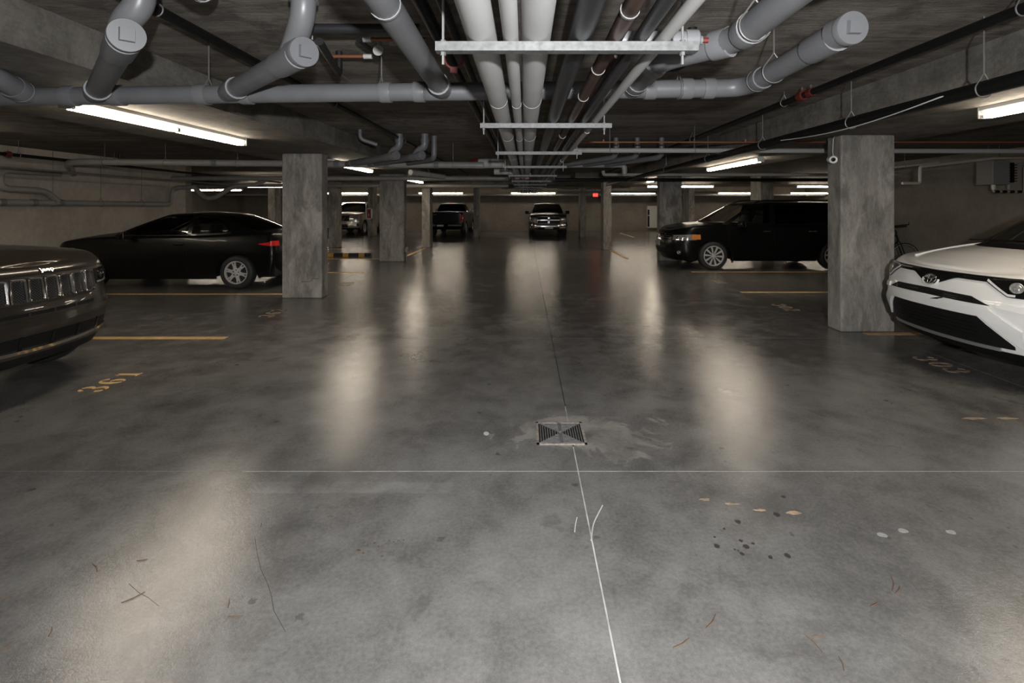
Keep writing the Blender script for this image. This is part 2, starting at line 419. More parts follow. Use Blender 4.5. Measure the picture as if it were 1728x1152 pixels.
column(7.1, 7.36, 21.6, 22.4, ZS, 'far concrete column just behind the dark column by the wagon')
column(8.05, 8.5, 17.0, 17.8, ZS, 'concrete column rising behind the roof of the black wagon')
column(-12.4, -12.05, 24.0, 24.6, ZS, 'far concrete column seen left of the wide column by the coupe')

# ------------------------------------------------------------------ floor markings
def stripe(x0, x1, y, label, m='paint', w=0.05, along=None):
    if along: a, b = (x0, y, 0.0), (x1, along, 0.0025)
    else: a, b = (x0, y - w, 0.0), (x1, y + w, 0.0025)
    return tag(obj('parking_stripe', B(a, b), m), label, 'floor marking')
stripe(-9.5, -3.49, 5.81, 'yellow stall stripe beside the bronze car, above number 361')
stripe(-9.5, -4.07, 8.68, 'yellow stall stripe on the near side of the black coupe')
stripe(-9.5, -3.70, 11.45, 'yellow stall stripe just beyond the first wide column')
stripe(-9.5, -4.05, 14.35, 'yellow stall stripe in front of the striped wheel stop')
stripe(-9.5, -6.4, 17.6, 'yellow stall stripe at the foot of the pale-edged slim column')
stripe(3.84, 9.4, 8.86, 'yellow stall stripe between numbers 301 and 302', m='paint')
stripe(3.86, 9.4, 11.55, 'yellow stall stripe beside the black wagon wheels')
stripe(4.1, 9.4, 6.0, 'yellow stall stripe under the far side of the white car')
stripe(-3.66, -3.56, 14.6, 'yellow line running to the slim column by the dark pickup', along=18.0)
stripe(2.9, 3.0, 14.3, 'yellow line running to the slim column by the exit sign', along=17.1)
stripe(5.2, 5.3, 24.0, 'yellow line on the floor before the far wall', along=27.5)
# scuffed remains of an older line
for i, (x, y, w_, h_) in enumerate(((3.25, 3.62, 0.12, 0.02), (3.5, 3.62, 0.09, 0.02), (3.95, 3.64, 0.22, 0.022), (4.3, 3.64, 0.16, 0.02), (0.95, 2.62, 0.035, 0.012), (1.07, 2.58, 0.045, 0.012), (1.2, 2.53, 0.045, 0.014), (1.35, 2.51, 0.05, 0.013))):
    bm = bmesh.new(); prism(bm, [(x + w_ * math.cos(a) * random.uniform(.45, 1.1), y + h_ * math.sin(a) * random.uniform(.35, 1.3)) for a in [2 * PI * k / 11 for k in range(11)]], 2, 0.0, 0.0015)
    tag(obj('worn_paint_fleck', bm, 'paint_worn'), 'worn tan fleck of old floor paint', 'floor marking', 'worn flecks of old line paint')
M['pale_paint'] = mat('pale_paint', (0.25, 0.245, 0.23), 0.7, noise=0.2, nscale=60)
for i, (x, y) in enumerate(((1.68, 2.34), (1.80, 2.37), (2.02, 2.36), (2.5, 2.37))):
    bm = bmesh.new(); prism(bm, [(x + 0.024 * math.cos(a) * random.uniform(.8, 1), y + 0.017 * math.sin(a) * random.uniform(.8, 1.1)) for a in [2 * PI * k / 11 for k in range(11)]], 2, 0.0, 0.0015)
    tag(obj('pale_spot', bm, 'pale_paint'), 'small pale spot in a row on the foreground floor', 'floor marking', 'pale spots on the foreground floor')
bm = bmesh.new(); prism(bm, [(-0.263 + 0.022 * math.cos(a) * random.uniform(.7, 1), 3.38 + 0.028 * math.sin(a) * random.uniform(.7, 1)) for a in [2 * PI * k / 13 for k in range(13)]], 2, 0, 0.002)
tag(obj('gum_spot', bm, 'chalk'), 'white splat of gum left of the floor drain', 'floor marking')
bm = T(fillet([(0.305, 2.30, 0.001), (0.33, 2.42, 0.001), (0.40, 2.57, 0.001)], 0.05), 0.0032, 6)
tag(obj('chalk_mark', bm, 'chalk'), 'forked white chalk stroke leaving the floor joint', 'floor marking')
bm = T(fillet([(0.235, 2.36, 0.001), (0.245, 2.42, 0.001), (0.258, 2.47, 0.001)], 0.03), 0.0028, 6)
tag(obj('chalk_mark', bm, 'chalk'), 'short white chalk stroke left of the floor joint', 'floor marking')

# stencilled numbers, drawn as stroke shapes with stencil gaps
def ribbon(bm, pts, ws):
    vs_ = []
    for i, p in enumerate(pts):
        a = Vector(pts[max(i - 1, 0)]); b = Vector(pts[min(i + 1, len(pts) - 1)]); d = (b - a).normalized(); nrm = Vector((-d.y, d.x))
        vs_.append((Vector(p) + nrm * ws[i] / 2, Vector(p) - nrm * ws[i] / 2))
    for i in range(len(vs_) - 1):
        q = [bm.verts.new((v.x, v.y, 0.0025)) for v in (vs_[i][0], vs_[i][1], vs_[i + 1][1], vs_[i + 1][0])]
        bm.faces.new(q)
def arc(cx, cy, rx, ry, a0, a1, n=12):
    return [(cx + rx * math.cos(math.radians(a0 + (a1 - a0) * k / n)), cy + ry * math.sin(math.radians(a0 + (a1 - a0) * k / n))) for k in range(n + 1)]
def wv(n, a, b): return [a + (b - a) * math.sin(PI * k / (n - 1)) for k in range(n)]
def digit(ch):
    """unit digit: x 0..0.6, y 0..1; stencil gaps left open"""
    bm = bmesh.new()
    def rib(p, lo=0.05, hi=0.17): ribbon(bm, p, wv(len(p), lo, hi))
    if ch == '0':
        rib(arc(.3, .5, .22, .45, 100, 260)); rib(arc(.3, .5, .22, .45, -80, 80))
    elif ch == '1':
        ribbon(bm, [(.3, .03), (.3, .97)], [.18, .18]); ribbon(bm, [(.14, .8), (.3, .93)], [.05, .1]); ribbon(bm, [(.12, .03), (.48, .03)], [.06, .06])
    elif ch == '2':
        rib(arc(.3, .72, .21, .23, 170, 20)); rib([(.5, .74), (.44, .55), (.28, .36), (.13, .16)], .06, .14); ribbon(bm, [(.1, .08), (.3, .1), (.52, .08)], [.1, .14, .16])
    elif ch == '3':
        rib(arc(.26, .74, .2, .22, 75, -75)); rib(arc(.26, .27, .23, .25, 75, -85)); ribbon(bm, [(.05, .75), (.12, .88), (.2, .95)], [.12, .12, .05]); ribbon(bm, [(.05, .26), (.1, .12), (.18, .04)], [.13, .12, .05])
    elif ch == '6':
        rib(arc(.34, .48, .24, .46, 100, 250)); rib(arc(.3, .28, .2, .25, -75, 95)); ribbon(bm, [(.28, .93), (.42, .93), (.5, .86), (.54, .77)], [.05, .05, .12, .12])
    return bm
def stall_number(s, x, y, facing, label, m='paint', size=0.22):
    # facing -1: top of the digits towards -X, reading along +Y; +1: top towards +X, reading along -Y
    t = thing('stall_number', label, 'floor marking', (x, y, 0.0))
    for k, ch in enumerate(s):
        bm = digit(ch); off = (k - 1) * 0.82 - 0.3
        for v in bm.verts:
            u, w = (v.co.x + off) * size, (v.co.y - 0.5) * size
            v.co = Vector((x - w, y + u, 0.0)) if facing < 0 else Vector((x + w, y - u, 0.0))
        top = bmesh.ops.extrude_face_region(bm, geom=bm.faces[:])
        for v in top['geom']:
            if isinstance(v, bmesh.types.BMVert): v.co.z = 0.0025
        obj('digit', bm, m, t)
stall_number('361', -3.64, 4.38, -1, 'tan stencilled stall number 361 in front of the bronze car')
stall_number('362', -3.62, 7.15, -1, 'faded stencilled stall number 362 left of the first wide column', 'paint_worn')
stall_number('363', -3.52, 9.75, -1, 'small stencilled stall number 363 just beyond the first wide column', 'paint_worn')
stall_number('301', 3.93, 10.1, 1, 'faint stencilled stall number 301 near the black wagon', 'paint_worn')
stall_number('302', 3.95, 7.55, 1, 'faint stencilled stall number 302 left of the stained column', 'paint_worn')
stall_number('303', 4.05, 4.85, 1, 'faint stencilled stall number 303 in the shadow of the white car', 'paint_worn')

# drain
dr = thing('floor_drain', 'square cast-iron floor drain grate set on the floor joint', 'drain', (0.305, 3.385, 0))
cx, cy, hw = 0.24, 3.385, 0.163
bm = bmesh.new()
for (a, b) in (((cx - hw, cy - hw, 0), (cx + hw, cy - hw + 0.016, 0.006)), ((cx - hw, cy + hw - 0.016, 0), (cx + hw, cy + hw, 0.006)), ((cx - hw, cy - hw, 0), (cx - hw + 0.016, cy + hw, 0.006)), ((cx + hw - 0.016, cy - hw, 0), (cx + hw, cy + hw, 0.006))): box(bm, a, b)
M['iron_edge'] = mat('worn_iron_edge', (0.30, 0.27, 0.24), 0.55, 0.4, noise=0.4, nscale=40)
M['iron'] = mat('cast_iron', (0.15, 0.145, 0.14), 0.5, 0.4, noise=0.3, nscale=40)
obj('frame', bm, 'iron_edge', dr)
obj('pan', B((cx - hw + 0.012, cy - hw + 0.012, 0), (cx + hw - 0.012, cy + hw - 0.012, 0.0012)), 'black', dr)
bm = bmesh.new()
for k in range(1, 9):
    q = hw - 0.012 - k * 0.0165
    if q < 0.01: break
    for s in (-1, 1):
        box(bm, (cx - q, cy + s * q - 0.0042, 0.001), (cx + q, cy + s * q + 0.0042, 0.0055))
        box(bm, (cx + s * q - 0.0042, cy - q, 0.001), (cx + s * q + 0.0042, cy + q, 0.0055))
for s in (-1, 1):
    for t_ in (-1, 1):
        tube(bm, [(cx, cy, 0.003), (cx + s * (hw - 0.014), cy + t_ * (hw - 0.014), 0.003)], 0.0028, 4)
    box(bm, (cx - 0.012, cy + s * 0.02, 0.001), (cx + 0.012, cy + s * (hw - 0.014), 0.0054))
obj('grate', bm, 'iron', dr)

def at(px, py): y = 1302 / (py - 346); return ((px - 886) * y / 840, y)
def blob(px, py, rx, ry, m, name, label, cat, grp):
    x, y = at(px, py); bm = bmesh.new()
    prism(bm, [(x + rx * math.cos(a) * random.uniform(.65, 1.1), y + ry * math.sin(a) * random.uniform(.65, 1.1)) for a in [2 * PI * k / 12 for k in range(12)]], 2, 0.0, 0.0008)
    return tag(obj(name, bm, m), label, cat, grp)
for px, py, r in ((1210, 921, .014), (1250, 912, .011), (1259, 922, .016), (1252, 934, .012), (1240, 927, .006), (1246, 929, .006), (1222, 892, .007), (1206, 906, .006), (1271, 917, .009), (1245, 880, .016), (1310, 868, .018), (1328, 937, .015), (1322, 838, .013), (1300, 940, .012)):
    blob(px, py, r, r * 1.15, 'oil', 'oil_spot', 'small dark oil spot on the foreground floor right of the joint', 'oil spot', 'dark oil spots on the foreground floor')
for px, py, r in ((605, 928, .010), (613, 933, .007), (632, 916, .008), (639, 922, .006), (657, 912, .005), (664, 914, .005), (672, 912, .005), (681, 911, .005), (645, 938, .007), (620, 921, .005)):
    blob(px, py, r, r * .8, 'rust', 'rust_fleck', 'tiny rust-brown fleck on the foreground floor left of the joint', 'stain', 'rust flecks on the foreground floor')
obj('crack', T([(*at(px, py), 0.0) for px, py in ((430, 905), (434, 935), (440, 960), (452, 985), (458, 1005), (462, 1030), (472, 1048), (482, 1066))], 0.0012, 4), 'joint_dark', floor)
obj('crack', T([(*at(px, py), 0.0) for px, py in ((218, 985), (235, 1000), (250, 1008), (268, 1022))], 0.001, 4), 'joint_dark', floor)
# twigs and bits of leaf
for k, (px, py) in enumerate(((1200, 1048), (1380, 1075), (1372, 1085), (1515, 995), (1475, 1020), (225, 1008), (385, 1018), (397, 1040), (85, 1066), (12, 1092), (160, 958), (240, 945), (590, 848), (440, 885), (1150, 1085), (1420, 1120), (1505, 985), (5, 1010))):
    y = 1302 / (py - 346); x = (px - 886) * y / 840; a = random.uniform(0, PI); L = random.uniform(0.018, 0.05)
    d = Vector((math.cos(a), math.sin(a), 0)) * L
    bm = T([Vector((x, y, 0.0022)) - d, Vector((x, y, 0.003)) + Vector((d.y, -d.x, 0)) * 0.15, Vector((x, y, 0.0022)) + d], [0.0016, 0.0022, 0.0012], 5)
    tag(obj('twig', bm, 'twig'), 'tiny brown twig lying on the foreground concrete', 'twig', 'twigs scattered on the foreground floor')

# ------------------------------------------------------------------ fluorescent lamps
def make_lamp():
    t = thing('fluorescent_lamp', 'lamp', 'lamp', (0, 0, 0), local=True)
    bm = bmesh.new(); prism(bm, [(-0.055, 0.0), (0.055, 0.0), (0.055, -0.03), (0.03, -0.06), (-0.03, -0.06), (-0.055, -0.03)], 1, -1.22, 1.22)
    obj('housing', bm, 'lamp_body', t)
    for s in (-1, 1):
        obj('end_cap', B((-0.058, s * 1.22, -0.1), (0.058, s * 1.235, 0.0), 0.004), 'lamp_body', t)
    for yc in (-0.605, 0.605):
        for x in (-0.03, 0.03):
            tb = obj('tube', T([(x, yc - 0.585, -0.082), (x, yc + 0.585, -0.082)], 0.0165, 8), 'tube', t, 60)
            for s in (-1, 1): obj('pin_cap', T([(x, yc + s * 0.583, -0.082), (x, yc + s * 0.603, -0.082)], 0.017, 8), 'alloy', tb)
    obj('lamp_holder', B((-0.05, -0.012, -0.104), (0.05, 0.012, -0.06)), 'holder', t)
    return t
lamp0 = make_lamp(); first = [True]
def lamp(x, y, z, rz, label, hang=0.0):
    t = lamp0 if first[0] else copy_tree(lamp0); first[0] = False
    t.location = (x, y, z); t.rotation_euler = (0, 0, rz); t['label'] = label; t['group'] = 'fluorescent strip lamps'
    if hang:
        for s in (-0.9, 0.9):
            o = obj('suspension_rod', T([(s * 0, s, 0), (0, s, hang)], 0.004, 6), 'rod'); o.parent = t
    return t
lamp(-3.63, 5.16, ZB, 0, 'bright strip lamp on the left beam above the bronze car')
lamp(-3.63, 10.5, ZB, 0, 'strip lamp on the left beam just past the first wide column')
lamp(-3.63, 16.3, ZB, 0, 'strip lamp on the left beam past the second wide column')
lamp(4.05, 3.16, ZB, 0, 'bright strip lamp on the right beam at the picture edge')
lamp(4.15, 10.0, ZB, 0, 'strip lamp on the right beam before the dark column')
lamp(4.15, 15.6, ZB, 0, 'strip lamp on the right beam past the dark column')
lamp(-3.63, -1.8, ZB, 0, 'strip lamp on the left beam behind the viewer')
lamp(4.1, -3.2, ZB, 0, 'strip lamp on the right beam behind the viewer')
lamp(-8.2, 6.15, ZS, 0, 'strip lamp over the left stalls outside the picture')
R9 = PI / 2
lamp(5.7, 18.3, 2.30, R9, 'crosswise strip lamp right behind the dark column', 0.36)
lamp(11.2, 18.3, 2.30, R9, 'crosswise strip lamp seen left of the stained column', 0.36)
lamp(-9.2, 18.3, 2.30, R9, 'crosswise strip lamp seen left of the first wide column', 0.36)
lamp(5.9, 27.2, 2.27, R9, 'far crosswise strip lamp right of the exit sign', 0.4)
lamp(11.75, 27.2, 2.27, R9, 'far crosswise strip lamp above the black wagon roof', 0.4)
lamp(16.2 - 0.5, 27.2, 2.27, R9, 'farthest right crosswise strip lamp before the far wall', 0.4)
lamp(0.45, 27.2, 2.27, R9, 'far crosswise strip lamp above the grey pickup', 0.4)
lamp(-4.6, 27.2, 2.27, R9, 'far crosswise strip lamp above the dark pickup', 0.4)
lamp(-9.6, 27.2, 2.27, R9, 'far crosswise strip lamp above the silver pickup', 0.4)
lamp(-14.0, 22.5, 2.30, R9, 'crosswise strip lamp in the left side bay', 0.36)
# ------------------------------------------------------------------ pipework
def pipe(name, pts, r, m, label, R=0.0, n=16, cat='pipe', group=None):
    p = fillet(pts, R) if R else pts
    return tag(obj(name, T(p, r, n), m, None, 50), label, cat, group)
def coupling(parent, p, d, r, L=0.07, m='pvc2', rim=True):
    p, d = Vector(p), Vector(d).normalized()
    bm = lathe_axis(bmesh.new(), p - d * L / 2, d, [(0, r * 1.04), (0.0, r * 1.13), (L * 0.12, r * 1.15), (L * 0.88, r * 1.15), (L, r * 1.13), (L, r * 1.04)], 20)
    o = obj('coupling', bm, m, parent, 40)
    if rim:
        bm = bmesh.new()
        lathe_axis(bm, p + d * L * 0.5, d, [(-0.003, r * 1.02), (-0.003, r * 1.165), (0.004, r * 1.165), (0.004, r * 1.02)], 20)
        obj('glue_rim', bm, 'pvc_rim', o, 40)
    return o
def cleanout(parent, p, d, r):
    """threaded cleanout plug with a raised square"""
    p, d = Vector(p), Vector(d).normalized()
    bm = lathe_axis(bmesh.new(), p, d, [(-0.11, r * 1.0), (-0.11, r * 1.16), (-0.035, r * 1.16), (-0.033, r * 1.22), (0.0, r * 1.22), (0.004, r * 1.19), (0.004, 0.001)], 28)
    o = obj('cleanout_cap', bm, 'pvc2', parent, 40)
    up = Vector((0, 0, 1)); a = d.cross(up).normalized(); b = a.cross(d)
    bm = bmesh.new(); s = r * 0.5
    F = [[p + d * 0.026 + a * s * .9 * i + b * s * .9 * j for i in (-1, 1)] for j in (-1, 1)]; K = [[p + d * 0.003 + a * s * i + b * s * j for i in (-1, 1)] for j in (-1, 1)]
    solid_grid(bm, F, K); obj('square_plug', bm, 'pvc2', o)
    return o
def rod_hanger(parent, x, y, z, r, axis='x', ztop=ZS, m='rod'):
    """rod from the slab with a clevis loop round the pipe"""
    ap = min(0.05, (ztop - z - r) * 0.6)
    bm = T([(x, y, z + r + ap), (x, y, ztop)], 0.0048, 6); o = obj('hanger_rod', bm, m, parent)
    bm = bmesh.new(); k = 18; rr = r + 0.006
    loop = [(x + (rr * math.cos(a) if axis == 'y' else 0), y + (rr * math.cos(a) if axis == 'x' else 0), z + rr * math.sin(a)) for a in [PI * 0.12 - (PI * 1.24) * q / k for q in range(k + 1)]]
    apex = (x, y, z + r + ap)
    tube(bm, [apex] + loop + [apex], 0.0042, 6)
    obj('clevis', bm, m, o)
    return o
rp = 0.062
# main crosswise drain line
mz = lambda x: 2.295 + 0.012 * (x + 3)
pm = pipe('drain_pipe', [(-5.6, 3.4, mz(-5.6)), (1.5, 3.4, mz(1.5)), (1.5, 2.45, 2.36)], rp, 'pvc', 'long grey plastic drain pipe running across the near ceiling', 0.16)
for x in (-4.6, -3.75, -3.1, -2.78, -2.2, -1.9, -0.95, -0.72, 0.85, 1.1, 1.25): coupling(pm, (x, 3.4, mz(x)), (1, 0, 0), rp, 0.075, rim=False)
coupling(pm, (1.5, 3.17, 2.352), (0, 1, 0), rp, 0.08)
coupling(pm, (1.5, 2.5, 2.36), (0, -1, 0), rp, 0.22)
cleanout(pm, (1.5, 2.28, 2.362), (0.05, -1, -0.08), rp)
for x in (-4.35, -2.16, -0.98, 1.05): rod_hanger(pm, x, 3.4, mz(x), rp, 'x')
rod_hanger(pm, 1.5, 3.0, 2.355, rp, 'y')
# left end elbow
pe = pipe('drain_pipe', [(-4.4, 3.0, 2.38), (-3.28, 3.02, 2.365), (-3.35, 3.34, 2.295)], rp * 1.05, 'pvc', 'short grey drain elbow joining the crosswise pipe at the left edge', 0.16)
coupling(pe, (-3.34, 3.27, 2.312), (-0.2, 1, -0.2), rp * 1.05, 0.08)
rod_hanger(pe, -3.5, 3.016, 2.368, rp, 'x', ZB)
# wye branches with cleanouts
def wye(j, c, up, label, rr=rp, rise=True):
    j, c = Vector(j), Vector(c); d = (c - j).normalized()
    p = pipe('drain_branch', [j, c - d * 0.02], rr, 'pvc', label)
    coupling(p, j + d * 0.14, d, rr, 0.10); coupling(p, c - d * 0.20, d, rr, 0.26)
    cleanout(p, c, d + Vector((0, 0, -0.12)), rr)
    if rise:
        a = c - d * 0.20; u = Vector(up)
        e = T(fillet([a, a + d * 0.10 + Vector((0, 0, 0.09)), u + Vector((0, 0, 0.0)), Vector((u.x, u.y, ZS))], 0.12), rr * 0.98, 16)
        o = obj('riser_elbow', e, 'pvc2', p, 50)
        bm = lathe_axis(bmesh.new(), (u.x, u.y, u.z + 0.06), (0, 0, 1), [(0, rr), (0, rr * 1.16), (0.07, rr * 1.16), (0.07, rr)], 20); obj('riser_collar', bm, 'pvc2', o, 40)
    return p
wye((-2.92, 3.38, 2.30), (-1.84, 2.30, 2.335), (-1.82, 2.36, 2.50), 'grey drain branch with a large cleanout cap at upper left')
wye((-2.02, 3.38, 2.31), (-1.13, 2.55, 2.335), (-1.12, 2.52, 2.52), 'grey drain branch with a smaller cleanout cap, second from the left')
# straight branch coming over the viewer
pb = pipe('drain_branch', [(-0.555, 3.37, 2.325), (-0.555, 0.4, 2.37)], rp, 'pvc', 'grey drain branch left of the pipe bundle, running over the viewer')
coupling(pb, (-0.555, 3.24, 2.327), (0, -1, 0), rp, 0.10); coupling(pb, (-0.555, 1.98, 2.345), (0, -1, 0), rp * 0.9, 0.02)
# right offset branch
pr = pipe('drain_branch', [(0.72, 3.36, 2.335), (0.72, 2.66, 2.325), (0.985, 2.33, 2.32), (0.985, 0.5, 2.34)], rp, 'pvc', 'grey drain branch with two bends right of the pipe bundle', 0.12)
coupling(pr, (0.72, 3.2, 2.333), (0, 1, 0), rp, 0.1); coupling(pr, (0.72, 2.74, 2.326), (0, 1, 0), rp, 0.09)
coupling(pr, (0.94, 2.385, 2.321), (1, -1.2, 0), rp, 0.09); coupling(pr, (0.985, 2.2, 2.32), (0, -1, 0), rp, 0.08)
rod_hanger(pr, 0.985, 2.13, 2.32, rp, 'y')
# small branch over the right cleanout
ps = pipe('drain_branch', [(1.16, 2.02, 2.49), (1.27, 1.98, 2.47), (1.33, 1.55, 2.49)], 0.044, 'pvc', 'small grey drain elbow just above the right cleanout cap', 0.08)
coupling(ps, (1.19, 2.01, 2.483), (1, -.4, 0), 0.044, 0.07); coupling(ps, (1.295, 1.82, 2.478), (.15, -1, 0), 0.044, 0.08)
ps2 = pipe('drain_branch', [(-1.55, 2.42, 2.60), (-1.48, 2.25, 2.52), (-1.40, 1.6, 2.56)], 0.05, 'pvc', 'small grey drain elbow right of the large cleanout cap at upper left', 0.1)
coupling(ps2, (-1.52, 2.34, 2.565), (.4, -1, -.4), 0.05, 0.08); coupling(ps2, (-1.455, 2.05, 2.53), (.1, -1, 0), 0.05, 0.09)

# bundle on trapeze hangers
ZT = 2.113
def rack_pipe(x, d, m, label, y0=0.3, y1=24.0, name='service_pipe'):
    return tag(obj(name, T([(x, y0, ZT + d / 2), (x, y1, ZT + d / 2)], d / 2, 20), m, None, 50), label, 'pipe')
a1 = rack_pipe(-0.157, 0.108, 'white_ins', 'thick white insulated pipe at the left of the bundle')
a2 = rack_pipe(-0.050, 0.055, 'white_ins', 'thin white insulated pipe between the two thick ones')
a3 = rack_pipe(0.040, 0.110, 'white_ins', 'thick white insulated pipe at the centre of the bundle')
a4 = rack_pipe(0.196, 0.084, 'steel_pipe', 'thick dark steel pipe in the bundle')
a5 = rack_pipe(0.317, 0.055, 'copper', 'brown copper pipe in the bundle')
a6 = rack_pipe(0.405, 0.048, 'steel_pipe', 'thin dark pipe between copper and pale pipes in the bundle')
a7 = rack_pipe(0.487, 0.044, 'grey_pipe', 'pale grey thin pipe at the right of the bundle')
for (p_, x, d, m) in ((a1, -0.157, 0.108, 'white_ins'), (a2, -0.05, 0.055, 'white_ins'), (a3, 0.04, 0.110, 'white_ins')):
    for y in (2.9, 4.4, 6.2, 8.0): 
        obj('jacket_seam', lathe_axis(bmesh.new(), (x, y, ZT + d / 2), (0, 1, 0), [(0, d / 2), (0, d / 2 + 0.0015), (0.05, d / 2 + 0.0015), (0.05, d / 2)], 20), m, p_, 40)
for y in (1.5, 2.15, 2.7, 4.2, 5.6): obj('pipe_ring', lathe_axis(bmesh.new(), (0.317, y, ZT + 0.0275), (0, 1, 0), [(0, 0.02), (0, 0.0305), (0.012, 0.0305), (0.012, 0.02)], 16), 'rod', a5, 40)
for y in (3.9, 6.5): obj('pipe_coupling', lathe_axis(bmesh.new(), (0.487, y, ZT + 0.022), (0, 1, 0), [(0, 0.02), (0, 0.026), (0.05, 0.026), (0.05, 0.02)], 14), 'grey_pipe', a7, 40)
def trapeze():
    t = thing('trapeze_hanger', 'x', 'pipe hanger', (0.143, 1.73, ZT - 0.032))
    x0, x1, y = -0.309, 0.597, 1.73
    bm = bmesh.new()
    prism(bm, [(y - 0.0205, ZT - 0.032), (y + 0.0205, ZT - 0.032), (y + 0.0205, ZT), (y + 0.012, ZT), (y + 0.012, ZT - 0.004), (y + 0.017, ZT - 0.004), (y + 0.017, ZT - 0.028), (y - 0.017, ZT - 0.028), (y - 0.017, ZT - 0.004), (y - 0.012, ZT - 0.004), (y - 0.012, ZT), (y - 0.0205, ZT)], 0, x0, x1)
    obj('strut_bar', bm, 'galv', t)
    for x in (-0.285, 0.547):
        rd = obj('threaded_rod', T([(x, y, ZT - 0.075), (x, y, ZS)], 0.0048, 6), 'rod', t)
        obj('nut', T([(x, y, ZT - 0.044), (x, y, ZT - 0.032)], 0.010, 6), 'galv', rd); obj('nut', T([(x, y, ZT), (x, y, ZT + 0.01)], 0.010, 6), 'galv', rd)
        obj('anchor', T([(x, y, ZS - 0.025), (x, y, ZS)], 0.009, 8), 'galv', rd)
    return t
ordn = ['nearest galvanised trapeze bar under the pipe bundle'] + ['%s galvanised trapeze bar from the viewer under the pipe bundle' % w for w in ('second', 'third', 'fourth', 'fifth', 'sixth', 'seventh', 'eighth', 'ninth', 'tenth', 'eleventh')]
tr0 = trapeze()
for k, y in enumerate((1.73, 3.44, 5.25, 7.15, 9.3, 11.4, 13.4, 15.4, 17.4, 21.0, 23.0)):
    t = tr0 if k == 0 else copy_tree(tr0)
    t.location = (0.143, y, ZT - 0.032); t['label'] = ordn[k]; t['group'] = 'trapeze hangers under the pipe bundle'
# pipes above the bundle
pipe('insulated_pipe', [(-0.50, 0.3, 2.52), (-0.50, 17.0, 2.52)], 0.034, 'black_foam', 'black foam-insulated pipe above the left of the bundle')
pipe('insulated_pipe', [(-0.39, 0.3, 2.50), (-0.39, 17.0, 2.50)], 0.024, 'black_foam', 'thinner black foam pipe beside the other foam pipe')
c1 = pipe('conduit', [(-0.30, 2.4, 2.44), (-0.30, 17.0, 2.44)], 0.012, 'rod', 'thin steel conduit along the left of the bundle')
pipe('conduit', [(0.12, 0.3, 2.50), (0.12, 17.0, 2.50)], 0.03, 'black_pipe', 'black conduit hidden above the white pipes')
pipe('conduit', [(0.27, 0.3, 2.46), (0.27, 17.0, 2.46)], 0.025, 'black_pipe', 'black conduit above the dark steel pipe')
pipe('conduit', [(0.41, 2.2, 2.21), (0.41, 9.0, 2.21)], 0.016, 'copper', 'thin brown conduit above the copper pipe')
rg = bmesh.new(); lp = [(-0.40 + 0.05 * math.cos(a), 2.8, 2.37 + 0.05 * math.sin(a)) for a in [PI * .95 + PI * 1.15 * k / 14 for k in range(15)]]; tube(rg, lp, 0.008, 6); tube(rg, [lp[0], (-0.44, 2.8, 2.45), (-0.42, 2.8, 2.49)], 0.006, 6); box(rg, (-0.42, 2.79, 2.29), (-0.38, 2.81, 2.325))
tag(obj('pipe_clamp', rg, 'red'), 'small red ring clamp hanging under the black foam pipe', 'clamp')
wp = pipe('capped_pipe', [(0.37, 2.0, 2.212), (0.66, 2.0, 2.212)], 0.036, 'pvc2', 'short pale capped pipe end behind the nearest trapeze bar')
obj('end_cap', lathe_axis(bmesh.new(), (0.64, 2.0, 2.212), (1, 0, 0), [(0, 0.036), (0, 0.042), (0.05, 0.042), (0.055, 0.036), (0.055, 0.018), (0.07, 0.018), (0.07, 0.001)], 18), 'pvc2', wp, 40)
bk = obj('red_valve_tip', T([(0.71, 2.0, 2.212), (0.735, 2.0, 2.212)], 0.012, 8), 'red', wp)
pipe('insulated_pipe', [(0.78, 3.15, 2.42), (0.98, 3.15, 2.42), (1.05, 3.12, 2.50), (1.05, 3.12, 2.66)], 0.028, 'black_foam', 'black foam elbow above the right drain pipe', 0.06)

# long black sprinkler pipes
def red_coupling(parent, p, d, r=0.03):
    o = obj('red_coupling', lathe_axis(bmesh.new(), p, d, [(-0.035, r), (-0.035, r * 1.5), (0.035, r * 1.5), (0.035, r)], 14), 'red', parent, 40)
    b = Vector(p) + Vector((0, 0, r * 1.5)); obj('bolt', T([b, b + Vector((0, 0, 0.03))], 0.007, 6), 'rod', o)
s1 = pipe('sprinkler_pipe', [(2.55, 0.4, 2.555), (2.55, 17.0, 2.555)], 0.030, 'black_pipe', 'long black sprinkler pipe under the slab right of the aisle')
for y in (2.55, 4.9, 7.6, 10.4): rod_hanger(s1, 2.55, y, 2.555, 0.03, 'y')
red_coupling(s1, (2.55, 4.58, 2.555), (0, 1, 0), 0.032); red_coupling(s1, (2.55, 4.44, 2.555), (0, 1, 0), 0.026)
s2 = pipe('sprinkler_pipe', [(-2.0, 0.4, 2.61), (-2.0, 17.5, 2.61)], 0.030, 'black_pipe', 'long black sprinkler pipe under the slab left of the aisle')
for y in (2.7, 5.2, 8.2): rod_hanger(s2, -2.0, y, 2.61, 0.03, 'y')
s3 = pipe('drain_pipe', [(2.72, 0.4, 2.245), (2.72, 16.5, 2.225)], 0.045, 'black_pipe', 'thick black pipe hung along the edge of the right beam')
for y in (2.95, 4.15, 5.7, 7.4, 9.6): rod_hanger(s3, 2.72, y, 2.238, 0.045, 'y')
cb = [(2.72 + 0.045, 3.0, 2.265)]
for k in range(1, 12): 
    t_ = k / 11; cb.append((2.672, 3.0 + 2.2 * t_, 2.265 - 0.06 * math.sin(PI * t_) - 0.04 * t_))
tag(obj('cable', T(cb, 0.0045, 6), 'cable', None, 60), 'slack pale cable looped along the thick black pipe', 'cable')

